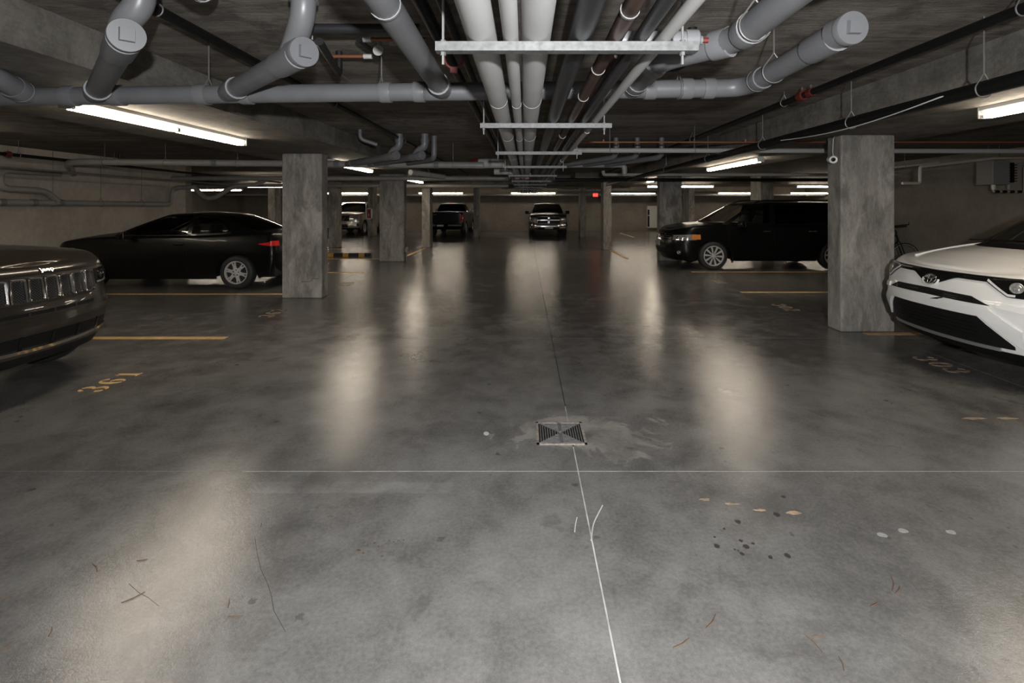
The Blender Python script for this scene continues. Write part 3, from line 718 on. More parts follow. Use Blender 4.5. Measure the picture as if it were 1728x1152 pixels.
# slab details at upper left
pipe('vent_pipe', [(-1.28, 2.92, 2.585), (-0.62, 2.92, 2.585)], 0.028, 'steel_pipe', 'short dark pipe under the slab left of the overhead branch')
cp = pipe('copper_pipe', [(-1.42, 3.55, 2.61), (-1.12, 3.55, 2.61)], 0.012, 'copper_bright', 'short copper pipe under the slab beside the black L-shaped pipe')
obj('sleeve', T([(-1.15, 3.55, 2.61), (-1.09, 3.55, 2.61)], 0.018, 10), 'alloy', cp, 50)
cp = pipe('copper_pipe', [(-1.02, 3.2, 2.615), (-0.64, 3.2, 2.615)], 0.012, 'copper_bright', 'copper pipe under the slab holding the round white tag')
obj('sleeve', T([(-1.04, 3.2, 2.615), (-0.99, 3.2, 2.615)], 0.018, 10), 'alloy', cp, 50)
pipe('insulated_pipe', [(-1.22, 2.95, 2.52), (-1.345, 3.6, 2.50), (-1.345, 3.6, 2.66)], 0.024, 'black_foam', 'black L-shaped foam pipe under the slab', 0.03)
pipe('insulated_pipe', [(-1.06, 3.16, 2.60), (-1.02, 3.52, 2.60)], 0.014, 'black_foam', 'short dark link pipe between the two copper pipes')
dt = obj('round_tag', lathe_axis(bmesh.new(), (-0.945, 3.2, 2.545), (0, 1, 0), [(0, 0.002), (0, 0.034), (0.003, 0.034), (0.003, 0.002)], 24), 'tag', None, 30)
tag(dt, 'round white tag hanging from a copper pipe', 'tag'); obj('string', T([(-0.945, 3.2, 2.578), (-0.95, 3.2, 2.62)], 0.0018, 5), 'tag', dt)
tag(obj('label_tag', B((-0.865, 3.17, 2.565), (-0.82, 3.173, 2.59)), 'tag'), 'small rectangular white tag right of the round tag', 'tag')
tag(obj('label_tag', B((-1.31, 3.05, 2.565), (-1.30, 3.053, 2.59)), 'tag'), 'tiny white tag left of the round tag', 'tag')

# second drain group
t2 = pipe('drain_pipe', [(-9.35, 10.3, 2.2), (-8.3, 9.0, 2.335), (-0.75, 9.0, 2.27)], 0.06, 'pvc_lamplit', 'grey crosswise drain pipe behind the first wide column', 0.4)
for x in (-7.6, -6.5, -5.2, -3.0, -1.3): rod_hanger(t2, x, 9.0, 2.325 + (x + 8) * -0.008, 0.06, 'x')
for x in (-5.6, -3.4, -2.5, -1.6): coupling(t2, (x, 9.0, 2.335 + (x + 8.3) * -0.0086), (1, 0, 0), 0.06, 0.09, rim=False)
wye((-3.2, 8.98, 2.29), (-2.02, 7.82, 2.33), (-1.98, 7.84, 2.47), 'far grey drain branch with cap, left of its twin beyond the first column', 0.058)
wye((-2.8, 8.98, 2.29), (-1.62, 7.82, 2.33), (-1.58, 7.84, 2.47), 'far grey drain branch with cap, right of its twin beyond the first column', 0.058)
pipe('drain_branch', [(-2.1, 8.95, 2.3), (-1.46, 8.0, 2.30), (-1.46, 8.0, 2.66)], 0.045, 'pvc', 'thin grey drain riser beside the twin capped branches', 0.1)
pipe('drain_branch', [(-2.42, 7.3, 2.66), (-2.42, 7.3, 2.52), (-2.2, 7.4, 2.45)], 0.03, 'pvc', 'small grey stub elbow left of the twin capped branches', 0.08)
rv = pipe('fire_main', [(-0.86, 9.2, 2.32), (-0.28, 9.2, 2.32)], 0.088, 'white_ins', 'thick white pipe stub with a red domed end beside the bundle')
obj('red_reducer', lathe_axis(bmesh.new(), (-0.86, 9.2, 2.32), (-1, 0, 0), [(0, 0.088), (0, 0.11), (0.04, 0.11), (0.04, 0.095), (0.09, 0.09), (0.15, 0.07), (0.18, 0.04), (0.19, 0.01)], 20), 'red', rv, 40)
pipe('fire_main', [(-0.62, 10.0, 2.22), (-0.2, 10.0, 2.22)], 0.06, 'white_ins', 'white pipe stub below the thick white one beside the bundle')
for x, y in ((-0.157, 10.2), (0.04, 10.2), (-0.05, 9.9)):
    tag(obj('red_flange', lathe_axis(bmesh.new(), (x, y, 2.17), (0, 1, 0), [(0, 0.05), (0, 0.085), (0.03, 0.085), (0.03, 0.05)], 16), 'red', None, 40), 'red pipe flange on the far white bundle pipes', 'flange', 'red flanges on the far bundle')
t3 = pipe('drain_pipe', [(0.75, 9.3, 2.30), (1.86, 9.3, 2.30), (1.86, 9.3, 2.12)], 0.05, 'pvc_lamplit', 'grey crosswise drain pipe right of the far bundle', 0.12)
for k, x in enumerate((0.75, 1.1, 1.5)):
    b = pipe('drain_branch', [(x, 9.28, 2.3), (x + 0.75, 8.2, 2.34), (x + 0.75, 8.2, 2.66)], 0.045, 'pvc', '%s grey drain riser right of the far bundle' % ('first', 'second', 'third')[k], 0.12)
t4 = pipe('water_pipe', [(0.62, 7.05, 2.325), (9.5, 7.05, 2.31)], 0.034, 'grey_pipe', 'pale grey pipe running right from the bundle behind the stained column')
for x in (1.2, 2.4, 4.8, 7.2): rod_hanger(t4, x, 7.05, 2.322, 0.034, 'x', ZB if 3.17 < x < 5.06 else ZS)
t5 = pipe('copper_pipe', [(0.62, 6.66, 2.392), (9.5, 6.66, 2.392)], 0.011, 'copper_bright', 'thin copper pipe running right from the bundle under the beam')
for x in (1.05, 2.95): obj('copper_tee', T([(x, 6.66, 2.392), (x, 6.66, 2.43)], 0.012, 8), 'copper_bright', t5, 50)
t6 = pipe('water_pipe', [(1.98, 12.6, 2.42), (1.98, 12.6, 2.32), (9.5, 12.6, 2.32)], 0.04, 'grey_pipe', 'pale grey pipe crossing in front of the dark column', 0.05)
pipe('drain_pipe', [(0.8, 13.2, 2.22), (9.5, 13.2, 2.22)], 0.045, 'black_pipe', 'dark pipe just below the pale one crossing the dark column')
t7 = pipe('drain_pipe', [(-9.5, 13.4, 2.27), (-0.45, 13.4, 2.27)], 0.06, 'pvc_lamplit', 'grey crosswise pipe in front of the second wide column')
t8 = pipe('drain_pipe', [(-16.5, 17.9, 2.27), (-0.6, 17.9, 2.24)], 0.065, 'pvc_lamplit', 'grey crosswise pipe in front of the slim columns')
t9 = pipe('water_pipe', [(-16.8, 27.9, 2.13), (16.8, 27.9, 2.13)], 0.06, 'grey_pipe', 'pale pipe running the width of the far wall')
for x in (-12, -9, -6, -4.2, -2, 0, 3.5, 6, 9, 12): rod_hanger(t9, x, 27.9, 2.13, 0.06, 'x')
t10 = pipe('water_pipe', [(1.5, 23.5, 2.16), (9, 23.5, 2.16)], 0.045, 'pvc', 'grey pipe before the far right lamps')
for x in (2, 5, 8): rod_hanger(t10, x, 23.5, 2.16, 0.045, 'x')
t11 = pipe('water_pipe', [(-2.6, 11.3, 2.30), (-2.1, 12.9, 2.28)], 0.06, 'white_ins', 'white insulated pipe stub near the second wide column')
rod_hanger(t11, -2.35, 12.1, 2.29, 0.06, 'y')

# left wall pipes
wl = WL + 0.12
wm = pipe('drain_pipe', [(wl, 5.6, 1.62), (wl, 13.55, 1.575), (wl, 13.62, 2.02), (wl + 0.6, 13.62, 2.05)], 0.062, 'pvc_lamplit', 'grey drain pipe running along the left wall above the coupe', 0.14)
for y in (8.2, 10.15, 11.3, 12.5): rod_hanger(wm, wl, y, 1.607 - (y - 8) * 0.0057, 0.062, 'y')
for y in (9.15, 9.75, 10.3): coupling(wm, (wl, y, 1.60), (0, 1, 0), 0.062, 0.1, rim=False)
ub = pipe('drain_branch', [(wl, 10.3, 2.2), (wl, 9.12, 2.2), (wl, 9.12, 1.86), (wl, 10.0, 1.83), (wl, 10.25, 1.63)], 0.062, 'pvc_lamplit', 'grey U-shaped drain bend on the left wall', 0.22)
sc = pipe('drain_branch', [(-9.05, 13.62, 2.03), (-8.75, 13.62, 1.74), (-8.5, 13.62, 1.74), (-8.0, 13.62, 2.06), (-7.3, 13.62, 2.12), (-7.0, 13.62, 2.3)], 0.06, 'pvc_lamplit', 'dark S-shaped drain pipe above the coupe roof', 0.2)
s4 = pipe('sprinkler_pipe', [(-8.75, 4.5, 2.43), (-8.75, 18.0, 2.36)], 0.03, 'black_pipe', 'black sprinkler pipe high along the left wall')
red_coupling(s4, (-8.75, 8.42, 2.41), (0, 1, 0), 0.035); red_coupling(s4, (-8.75, 10.75, 2.44), (0, 0, 1), 0.035)
obj('sprinkler_drop', T([(-8.75, 10.75, 2.40), (-8.75, 10.75, 2.66)], 0.025, 10), 'black_pipe', s4)
for y in (8.6, 10.6, 12.4): rod_hanger(s4, -8.75, y, 2.405, 0.03, 'y')
pipe('conduit', [(-8.2, 4.5, 2.16), (-8.2, 14.0, 2.12)], 0.014, 'rod', 'thin steel conduit below the black sprinkler pipe at left')

# ------------------------------------------------------------------ fittings
# security camera on the stained column
sc_ = thing('security_camera', 'white bullet security camera on the stained column', 'camera', (3.86, 6.12, 2.1))
obj('camera_body', lathe_axis(bmesh.new(), (3.80, 6.16, 2.115), (-0.45, -1, -0.12), [(-0.10, 0.03), (-0.10, 0.048), (0.09, 0.048), (0.10, 0.045), (0.10, 0.036), (0.09, 0.001)], 18), 'white_plastic', sc_, 40)
obj('camera_lens', lathe_axis(bmesh.new(), (3.762, 6.075, 2.105), (-0.45, -1, -0.12), [(0, 0.026), (0.006, 0.024), (0.007, 0.001)], 14), 'black_gloss', sc_, 40)
obj('mount', T([(3.865, 6.19, 2.115), (3.83, 6.17, 2.115)], 0.024, 12), 'white_plastic', sc_, 40)
obj('camera_cable', T(fillet([(3.855, 6.2, 2.12), (3.83, 6.2, 2.2), (3.84, 6.2, 2.38), (3.86, 6.2, 2.405)], 0.06), 0.006, 6), 'cable', sc_)

# exit sign
ex = thing('exit_sign', 'small glowing red exit sign hung far down the aisle', 'sign', (3.72, 26.2, 2.0))
obj('sign_box', B((3.55, 26.2, 1.97), (3.86, 26.24, 2.20), 0.006), 'black', ex)
obj('sign_face', B((3.575, 26.19, 1.985), (3.84, 26.201, 2.185)), 'exit', ex)
M['exit_txt'] = mat('exit_letters', (0.5, 0.1, 0.1), 0.5, emit=(1, 0.35, 0.3), est=1.2)
obj('lettering', text_bm('EXIT', 0.13, 0.001, Matrix.Translation((3.7075, 26.188, 2.083)) @ Matrix.Rotation(PI / 2, 4, 'X')), 'exit_txt', ex)
obj('stem', B((3.69, 26.2, 2.20), (3.72, 26.22, ZS)), 'black', ex)
# extinguisher cabinet
fe = thing('extinguisher_cabinet', 'red extinguisher in a white framed cabinet on the far column', 'fire cabinet', (-7.78, 24.9, 0.8))
bm = bmesh.new(); x0, x1, z0, z1 = -7.95, -7.66, 0.84, 1.40
for (a, b) in (((x0, 24.86, z0), (x0 + .045, 25.0, z1)), ((x1 - .045, 24.86, z0), (x1, 25.0, z1)), ((x0, 24.86, z0), (x1, 25.0, z0 + .045)), ((x0, 24.86, z1 - .045), (x1, 25.0, z1))): box(bm, a, b)
obj('cabinet_frame', bm, 'white_plastic', fe)
obj('back_panel', B((x0 + .04, 24.97, z0 + .04), (x1 - .04, 24.995, z1 - .04)), 'ext_red', fe)
ec = obj('extinguisher', lathe_axis(bmesh.new(), (-7.805, 24.93, 0.9), (0, 0, 1), [(0, 0.03), (0, 0.05), (0.3, 0.05), (0.35, 0.02), (0.39, 0.02), (0.40, 0.005)], 16), 'ext_red', fe, 40)
obj('paper_label', B((-7.835, 24.872, 1.02), (-7.775, 24.88, 1.12)), 'tag', ec)
# outlet on the second wide column and a pull box on the far thin column
ob = tag(obj('outlet_box', B((-3.33, 13.78, 0.25), (-3.26, 13.9, 0.38), 0.006), 'heater'), 'small grey outlet box low on the second wide column', 'outlet box')
obj('conduit', T([(-3.3, 13.84, 0.0), (-3.3, 13.84, 0.25)], 0.014, 8), 'heater', ob)
cj = tag(obj('switch_box', B((-2.36, 24.1, 1.05), (-2.29, 24.2, 1.2), 0.006), 'panel'), 'small switch box on the thin far column', 'switch box')
obj('conduit', T([(-2.325, 24.17, 1.2), (-2.325, 24.17, 2.6)], 0.018, 8), 'panel', cj)
# white board panel near the dark column
pn = thing('wall_cabinet', 'pale metal cabinet with a dark edge on the far wall left of the dark column', 'cabinet', (7.6, 30.0, 0.2))
obj('cabinet_body', B((7.38, 29.95, 0.18), (8.1, 30.2, 1.50), 0.01), 'white_plastic', pn)
obj('cabinet_edge', B((7.38, 29.93, 0.25), (7.48, 29.952, 1.28)), 'black', pn)
obj('edge_lamp', B((7.40, 29.915, 0.9), (7.46, 29.93, 0.97)), 'white_plastic', pn)
# unit heater in the right bay
uh = thing('unit_heater', 'grey box heater hung high by the right wall', 'heater', (8.75, 9.2, 1.9))
obj('heater_box', B((8.65, 9.2, 1.93), (8.97, 9.55, 2.38), 0.012), 'heater', uh)
fb = obj('fan_guard', B((8.97, 9.24, 1.97), (9.09, 9.52, 2.34), 0.01), 'black', uh)
for k in range(7): obj('louvre', B((8.95, 9.19, 1.985 + k * 0.05), (9.09, 9.235, 2.0 + k * 0.05)), 'black', fb)
obj('valve', T([(8.75, 9.3, 1.84), (8.75, 9.3, 1.93)], 0.035, 12), 'white_plastic', uh, 40)
obj('drain_line', T(fillet([(8.75, 9.3, 1.86), (8.75, 9.3, 1.80), (9.33, 9.3, 1.80), (9.33, 9.3, 2.25)], 0.04), 0.016, 8), 'tan_pipe', uh)
for k in range(4): obj('black_valve', T([(8.77 + k * 0.14, 9.28, 1.80), (8.83 + k * 0.14, 9.28, 1.80)], 0.028, 8), 'black', uh)
obj('heater_hanger', T([(8.71, 9.35, 2.38), (8.71, 9.35, ZS)], 0.006, 6), 'rod', uh); obj('heater_hanger', T([(8.91, 9.35, 2.38), (8.91, 9.35, ZS)], 0.006, 6), 'rod', uh)
pipe('gas_pipe', [(6.9, 9.1, 1.95), (7.22, 9.1, 1.95), (7.22, 9.1, 2.14), (7.22, 9.1, 2.25), (8.71, 9.25, 2.42), (9.5, 9.25, 2.45)], 0.028, 'tan_pipe', 'tan pipe stepping up to the grey box heater', 0.05)
gp1 = pipe('gas_pipe', [(6.3, 9.6, 2.13), (6.9, 9.6, 2.13), (6.9, 9.6, 2.05)], 0.024, 'tan_pipe', 'short tan pipe elbow by the stained column', 0.05)
gp2 = pipe('gas_pipe', [(6.6, 9.4, 2.08), (6.75, 9.4, 2.24), (7.9, 9.5, 2.36)], 0.02, 'tan_pipe', 'thin tan pipe sloping up behind the grey box heater', 0.05)
pipe('gas_pipe', [(9.33, 9.6, 1.86), (9.33, 9.6, 2.3), (9.58, 9.6, 2.34)], 0.03, 'grey_pipe', 'grey vertical pipe at the right picture edge by the heater', 0.06)
rod_hanger(gp1, 6.5, 9.6, 2.13, 0.024, 'x'); rod_hanger(gp2, 7.2, 9.44, 2.285, 0.02, 'x')
# wheel stop
ws = thing('wheel_stop', 'black rubber wheel stop with yellow stripes on the floor', 'wheel stop', (-5.5, 15.08, 0))
def stopseg(x0, x1, m, nm, z=0.0):
    bm = bmesh.new(); e = 0.0 if nm == 'rubber_body' else 0.0025
    prism(bm, [(15.0 - e, 0.0), (15.15 + e, 0.0), (15.12 + e, 0.10 + e), (15.03 - e, 0.10 + e)], 0, x0, x1); return obj(nm, bm, m, ws)
stopseg(-6.5, -4.66, 'rubber', 'rubber_body')
for x in (-6.35, -5.95, -5.5, -5.02): stopseg(x, x + 0.17, 'yellow', 'yellow_stripe')
# ------------------------------------------------------------------ cars
def interp(tab, x):
    """monotone cubic through [(x, y)]"""
    tab = sorted(tab); n = len(tab)
    if x <= tab[0][0]: return tab[0][1]
    if x >= tab[-1][0]: return tab[-1][1]
    xs = [t[0] for t in tab]; ys = [t[1] for t in tab]
    h = [xs[i + 1] - xs[i] for i in range(n - 1)]; dl = [(ys[i + 1] - ys[i]) / h[i] for i in range(n - 1)]
    m = [dl[0]] + [0 if dl[i - 1] * dl[i] <= 0 else 2 * dl[i - 1] * dl[i] / (dl[i - 1] + dl[i]) for i in range(1, n - 1)] + [dl[-1]]
    for i in range(n - 1):
        if x <= xs[i + 1]:
            t = (x - xs[i]) / h[i]
            return (ys[i] * (1 + 2 * t) * (1 - t) ** 2 + m[i] * h[i] * t * (1 - t) ** 2 + ys[i + 1] * t * t * (3 - 2 * t) + m[i + 1] * h[i] * t * t * (t - 1))

class Car:
    """Body shell in its own frame: nose at x=0, tail at x=-L, left side +y.  Half perimeter s: 0..1 nose corner, then metres of side, then 0..1 tail corner."""
    def __init__(c, L, W, nose, tail, sec, top, bot, wheels, wr, ar, xs, xr, pf=2.6, pr=3.2, sh=0.05, crown=None, clad=0.0):
        c.L, c.W, c.nose, c.tail, c.sec, c.top, c.bot = L, W, nose, tail, sec, top, bot
        c.wheels, c.wr, c.ar, c.xs, c.xr, c.pf, c.pr, c.sh = wheels, wr, ar, xs, xr, pf, pr, sh
        c.crown = crown or [(-L, 0.02), (0, 0.02)]; c.clad = clad; c.SL = xs - xr
    def TOP(c, x): return interp(c.top, x)
    def BOT(c, x):
        z = interp(c.bot, x)
        for xw in c.wheels:
            d = abs(x - xw)
            if d < c.ar: z = max(z, c.wr + math.sqrt(c.ar ** 2 - d ** 2) * 0.98)
        return z
    def inset(c, z, zt):
        d = zt - z
        if d >= c.sh: return 0.0
        d = max(d, 0.0)
        return c.sh - math.sqrt(max(c.sh ** 2 - (c.sh - d) ** 2, 0))
    def xy(c, s, z, ins=0.0):
        w = c.W * interp(c.sec, z) - ins
        if s <= 1:
            a = s * PI / 2; R = interp(c.nose, z) - c.xs - ins
            return c.xs + R * max(math.cos(a), 0) ** (2 / c.pf), w * math.sin(a) ** (2 / c.pf)
        s -= 1
        if s <= c.SL: return c.xs - s, w
        a = min(s - c.SL, 1) * PI / 2; R = c.xr - interp(c.tail, z) - ins
        return c.xr - R * math.sin(a) ** (2 / c.pr), w * max(math.cos(a), 0) ** (2 / c.pr)
    def zt(c, s):
        z = 0.9
        for _ in range(4): z = c.TOP(c.xy(s, z)[0])
        return z
    def zb(c, s):
        z = 0.35
        for _ in range(4): z = c.BOT(c.xy(s, z)[0])
        return z
    def P(c, s, z, off=0.0):
        """point on the shell; negative s = right side.  off = distance outwards"""
        sg = -1 if s < 0 else 1; s = abs(s)
        def q(s_, z_):
            x, y = c.xy(s_, z_, c.inset(z_, c.zt(s_))); return Vector((x, y, z_))
        p = q(s, z)
        if off:
            e = 0.01
            du = q(s + e, z) - q(max(s - e, 0), z); dz = q(s, z + e) - q(s, z - e)
            if s < e: du = Vector((0, 1, 0))
            nn = du.cross(dz)
            if nn.length > 1e-9: p = p + nn.normalized() * off
        return Vector((p.x, p.y * sg, p.z))
    def S(c, y, z=0.7):
        """perimeter value whose point has lateral position y on the nose"""
        w = c.W * interp(c.sec, z); f = min(abs(y) / w, 1.0)
        return (math.asin(f ** (c.pf / 2)) / (PI / 2)) * (1 if y >= 0 else -1)
    def Y(c, s):
        return c.W * math.sin(min(abs(s), 1) * PI / 2) ** (2 / c.pf)
    def ys(c, a, b, n): return [c.S(v) for v in lin(a, b, n)]
    def SR(c, y, z=0.7):
        w = c.W * interp(c.sec, z); f = min(abs(y) / w, 1.0)
        return (1 + c.SL + math.acos(f ** (c.pr / 2)) / (PI / 2)) * (1 if y >= 0 else -1)
    def SX(c, x): return 1 + (c.xs - x)
    def svals(c):
        v = [k / 22 for k in range(22)]
        v += [1 + c.SL * k / 90 for k in range(90)]
        v += [1 + c.SL + k / 14 for k in range(15)]
        # exact arch ends
        for xw in c.wheels:
            for q in (-1, 1): v.append(c.SX(xw + q * c.ar)); v.append(c.SX(xw + q * c.ar * 0.985))
        return sorted(v)
    def shell(c):
        bm = bmesh.new(); S = c.svals(); NV = 9; cols = []
        for s in S:
            zt, zb = c.zt(s), c.zb(s); z1 = zt - c.sh; col = []
            if zb > z1 - 0.02: zb = z1 - 0.02
            for k in range(NV + 1):
                z = zb + (z1 - zb) * k / NV; x, y = c.xy(s, z); col.append((x, y, z))
            for k in range(1, 5):
                a = PI / 2 * k / 4; z = z1 + c.sh * math.sin(a); x, y = c.xy(s, z, c.sh * (1 - math.cos(a))); col.append((x, y, z))
            # deck half strip to the centre line
            x, y, z = col[-1]; cr = interp(c.crown, x)
            for k in range(1, 7):
                t = k / 6; yy = y * (1 - t); col.append((x, yy, z + cr * (1 - (1 - t) ** 2)))
            cols.append(col)
        for sg in (1, -1): grid(bm, [[(p[0], sg * p[1], p[2]) for p in col] for col in cols])
        bmesh.ops.remove_doubles(bm, verts=bm.verts[:], dist=0.0006)
        if c.clad:
            for f in bm.faces:
                if f.calc_center_median().z < c.clad: f.material_index = 1
        return bm
    def patch(c, rows, off=0.004, thick=0.02, nsub=1):
        """rows: list of rows of (s, z); a thin slab following the shell"""
        F = [[c.P(s, z, off) for s, z in r] for r in rows]; K = [[c.P(s, z, off - thick) for s, z in r] for r in rows]
        return solid_grid(bmesh.new(), F, K)
    def band(c, ss, lo, hi, off=0.004, thick=0.02, nz=3):
        """slab between two height functions over perimeter values ss"""
        return c.patch([[(s, lo(s) + (hi(s) - lo(s)) * k / nz) for s in ss] for k in range(nz + 1)], off, thick)
    def frame(c, s, z, off=0.0):
        p = c.P(s, z, off); e = 0.02
        ux = (c.P(s + e, z) - c.P(s - e, z)).normalized(); 
        q = c.P(s, z + e) - c.P(s, z - e); n = ux.cross(q).normalized(); uz = n.cross(ux)
        return p, ux, uz, n
def lin(a, b, n): return [a + (b - a) * k / n for k in range(n + 1)]

def wheel(t, x, y, r, w, style, rim='alloy', rr=0.66):
    """tyre > rim, brake disc; the outer face looks towards +-y"""
    sg = 1 if y > 0 else -1; yo = y; d = Vector((0, sg, 0)); c0 = Vector((x, yo, r))
    ty = obj('tyre', lathe_axis(bmesh.new(), c0, d, [(-w, r * 0.6), (-w, r * 0.93), (-w * 0.85, r * 0.985), (-w * 0.5, r), (-w * 0.15, r * 0.985), (-0.01, r * 0.93), (0.004, r * 0.84), (0.0, r * (rr + 0.03)), (-0.012, r * rr), (-0.05, r * rr * 0.96)], 36), 'rubber', t, 40)
    rb = bmesh.new()
    lathe_axis(rb, c0, d, [(-0.045, r * rr * 0.9), (-0.012, r * rr * 0.99), (-0.002, r * rr * 1.0), (0.0, r * rr * 0.95), (-0.012, r * rr * 0.90), (-0.03, r * rr * 0.885)], 36)
    for f in list(rb.faces):
        if len(f.verts) > 8: rb.faces.remove(f)
    R = r * rr
    def blade(a, wi, wo, r0, r1, z0=-0.012, z1=-0.006):
        u = Vector((math.cos(a), 0, math.sin(a))); v = Vector((-math.sin(a), 0, math.cos(a)))
        q = [c0 + u * r0 - v * wi + d * z0, c0 + u * r0 + v * wi + d * z0, c0 + u * r1 + v * wo + d * z1, c0 + u * r1 - v * wo + d * z1]
        k = [p - d * 0.02 for p in q]; F = [rb.verts.new(p) for p in q]; K = [rb.verts.new(p) for p in k]
        rb.faces.new(F); rb.faces.new(K[::-1])
        for i in range(4): rb.faces.new((F[i], K[i], K[(i + 1) % 4], F[(i + 1) % 4]))
    if style == 'star6':
        for k in range(6):
            a = 2 * PI * k / 6 + 0.26; blade(a, R * 0.22, R * 0.075, R * 0.12, R * 0.72); blade(a - 0.13, R * 0.06, R * 0.05, R * 0.5, R * 0.93); blade(a + 0.13, R * 0.06, R * 0.05, R * 0.5, R * 0.93)
        lathe_axis(rb, c0, d, [(-0.03, R * 0.36), (-0.012, R * 0.36), (-0.006, R * 0.30), (-0.004, 0.001)], 24)
    elif style == 'spoke10':
        for k in range(10): blade(2 * PI * k / 10 + 0.1, R * 0.055, R * 0.10, R * 0.2, R * 0.93, -0.016, -0.008)
        lathe_axis(rb, c0, d, [(-0.03, R * 0.26), (-0.014, R * 0.26), (-0.008, R * 0.18), (-0.006, 0.001)], 20)
    else:
        for k in range(6): blade(2 * PI * k / 6 + 0.2, R * 0.13, R * 0.16, R * 0.2, R * 0.93)
        lathe_axis(rb, c0, d, [(-0.03, R * 0.3), (-0.012, R * 0.3), (-0.006, R * 0.2), (-0.004, 0.001)], 20)
    ro = obj('rim', rb, rim, ty, 40)
    lb = bmesh.new()
    for k in range(5):
        a = 2 * PI * k / 5 + 0.4; p = c0 + Vector((math.cos(a), 0, math.sin(a))) * R * 0.24
        tube(lb, [p + d * -0.02, p + d * 0.0], 0.011, 8)
    obj('wheel_nuts', lb, 'black', ty)
    obj('brake_disc', lathe_axis(bmesh.new(), c0 - d * 0.08, d, [(0, R * 0.88), (0.012, R * 0.88)], 24), 'black', ty)
    return ty

def greenhouse(t, st, spans, paint, rcrown=0.05, bulge=0.025, nv=8, glass_mat='glass', open_back=False):
    """st: stations round half the cabin, front centre -> rear centre: (xb, yb, zb, xr, yr, zr).
    spans[i] (between station i and i+1): None = painted, or (name, v0, v1, material) = glazed between two heights."""
    def pt(a, b, f, v, curve):
        if curve == 1: q = [a[k] + (b[k] - a[k]) * (f * f if k in (0, 3) else f) for k in range(6)]
        elif curve == 2: q = [a[k] + (b[k] - a[k]) * (1 - (1 - f) ** 2 if k in (0, 3) else f) for k in range(6)]
        else: q = [a[k] + (b[k] - a[k]) * f for k in range(6)]
        w = 4 * v * (1 - v) * bulge
        y = q[1] + (q[4] - q[1]) * v
        return (q[0] + (q[3] - q[0]) * v + (w * 0.8 if curve == 1 else -w * 0.8 if curve == 2 else 0), y + (w * min(1, abs(y) / 0.5)), q[2] + (q[5] - q[2]) * v)
    shell = bmesh.new(); n = len(st) - 1; edge = []
    for i in range(n):
        cv = 1 if i == 0 else 2 if i == n - 1 else 0; ns = 8 if cv else 3
        sp = spans[i]
        fs = lin(0, 1, ns)
        edge += [pt(st[i], st[i + 1], f, 1.0, cv) for f in fs[(0 if i == 0 else 1):]]
        for sg in (1, -1):
            def G(v0, v1, k): return [[(lambda p: (p[0], sg * p[1], p[2]))(pt(st[i], st[i + 1], f, v, cv)) for f in fs] for v in lin(v0, v1, k)]
            if sp is None: grid(shell, G(0, 1, nv))
            else:
                if sp[1] > 0: grid(shell, G(0, sp[1], 1))
                if sp[2] < 1: grid(shell, G(sp[2], 1, 2))
                if cv == 0:
                    b = bmesh.new(); grid(b, G(sp[1], sp[2], 6)); obj(sp[0], b, sp[3], t, 30)
        if sp is not None and cv:
            b = bmesh.new()
            for sg in (1, -1): grid(b, [[(lambda p: (p[0], sg * p[1], p[2]))(pt(st[i], st[i + 1], f, v, cv)) for f in fs] for v in lin(sp[1], sp[2], 6)])
            bmesh.ops.remove_doubles(b, verts=b.verts[:], dist=0.0005); obj(sp[0], b, sp[3], t, 30)
    # roof
    xs_ = [e[0] for e in edge]; x0, x1 = max(xs_), min(xs_)
    for sg in (1, -1):
        rows = []
        for (x, y, z) in edge:
            u = (x - x1) / max(x0 - x1, 1e-6); cr = rcrown * (1 - (2 * u - 1) ** 4)
            rows.append([(x, sg * y * (1 - k / 6), z + cr * (1 - (1 - k / 6) ** 2)) for k in range(7)])
        grid(shell, rows)
    bmesh.ops.remove_doubles(shell, verts=shell.verts[:], dist=0.0006)
    return obj('cabin', shell, paint, t, 38)

def seat(t, x, y, zb, zt, w=0.25):
    bm = bmesh.new(); rows = []
    for z, hx, hy, ox in ((zb, 0.07, w, 0.02), (zb + (zt - zb) * 0.4, 0.065, w * 0.98, 0), (zb + (zt - zb) * 0.72, 0.05, w * 0.75, -0.04)):
        rows.append([(x + ox + hx * math.cos(a), y + hy * (1 if abs(math.sin(a)) < .01 else 1) * math.sin(a), z) for a in lin(0, 2 * PI, 14)])
    grid(bm, rows); bmesh.ops.remove_doubles(bm, verts=bm.verts[:], dist=0.0005); bmesh.ops.holes_fill(bm, edges=bm.edges[:])
    s = obj('seat_back', bm, 'seat', t, 50)
    bm = B((x - 0.10, y - w * 0.5, zt - (zt - zb) * 0.24), (x - 0.0, y + w * 0.5, zt), 0.035); obj('headrest', bm, 'seat', s, 40)

def mirrors(t, x, y, z, paint, glass_='chrome', h=0.08, w=0.11):
    for sg in (1, -1):
        m_ = obj('wing_mirror', B((x - 0.05, sg * (y + 0.06), z - h), (x + 0.06, sg * (y + 0.06 + 2 * w), z + h), 0.03), paint, t, 40)
        obj('mirror_arm', B((x - 0.02, sg * (y - 0.06), z - h), (x + 0.04, sg * (y + 0.08), z - h * 0.5), 0.008), 'black', m_)
        obj('mirror_glass', B((x - 0.056, sg * (y + 0.075), z - h + 0.018), (x - 0.049, sg * (y + 0.045 + 2 * w), z + h - 0.018)), glass_, m_)

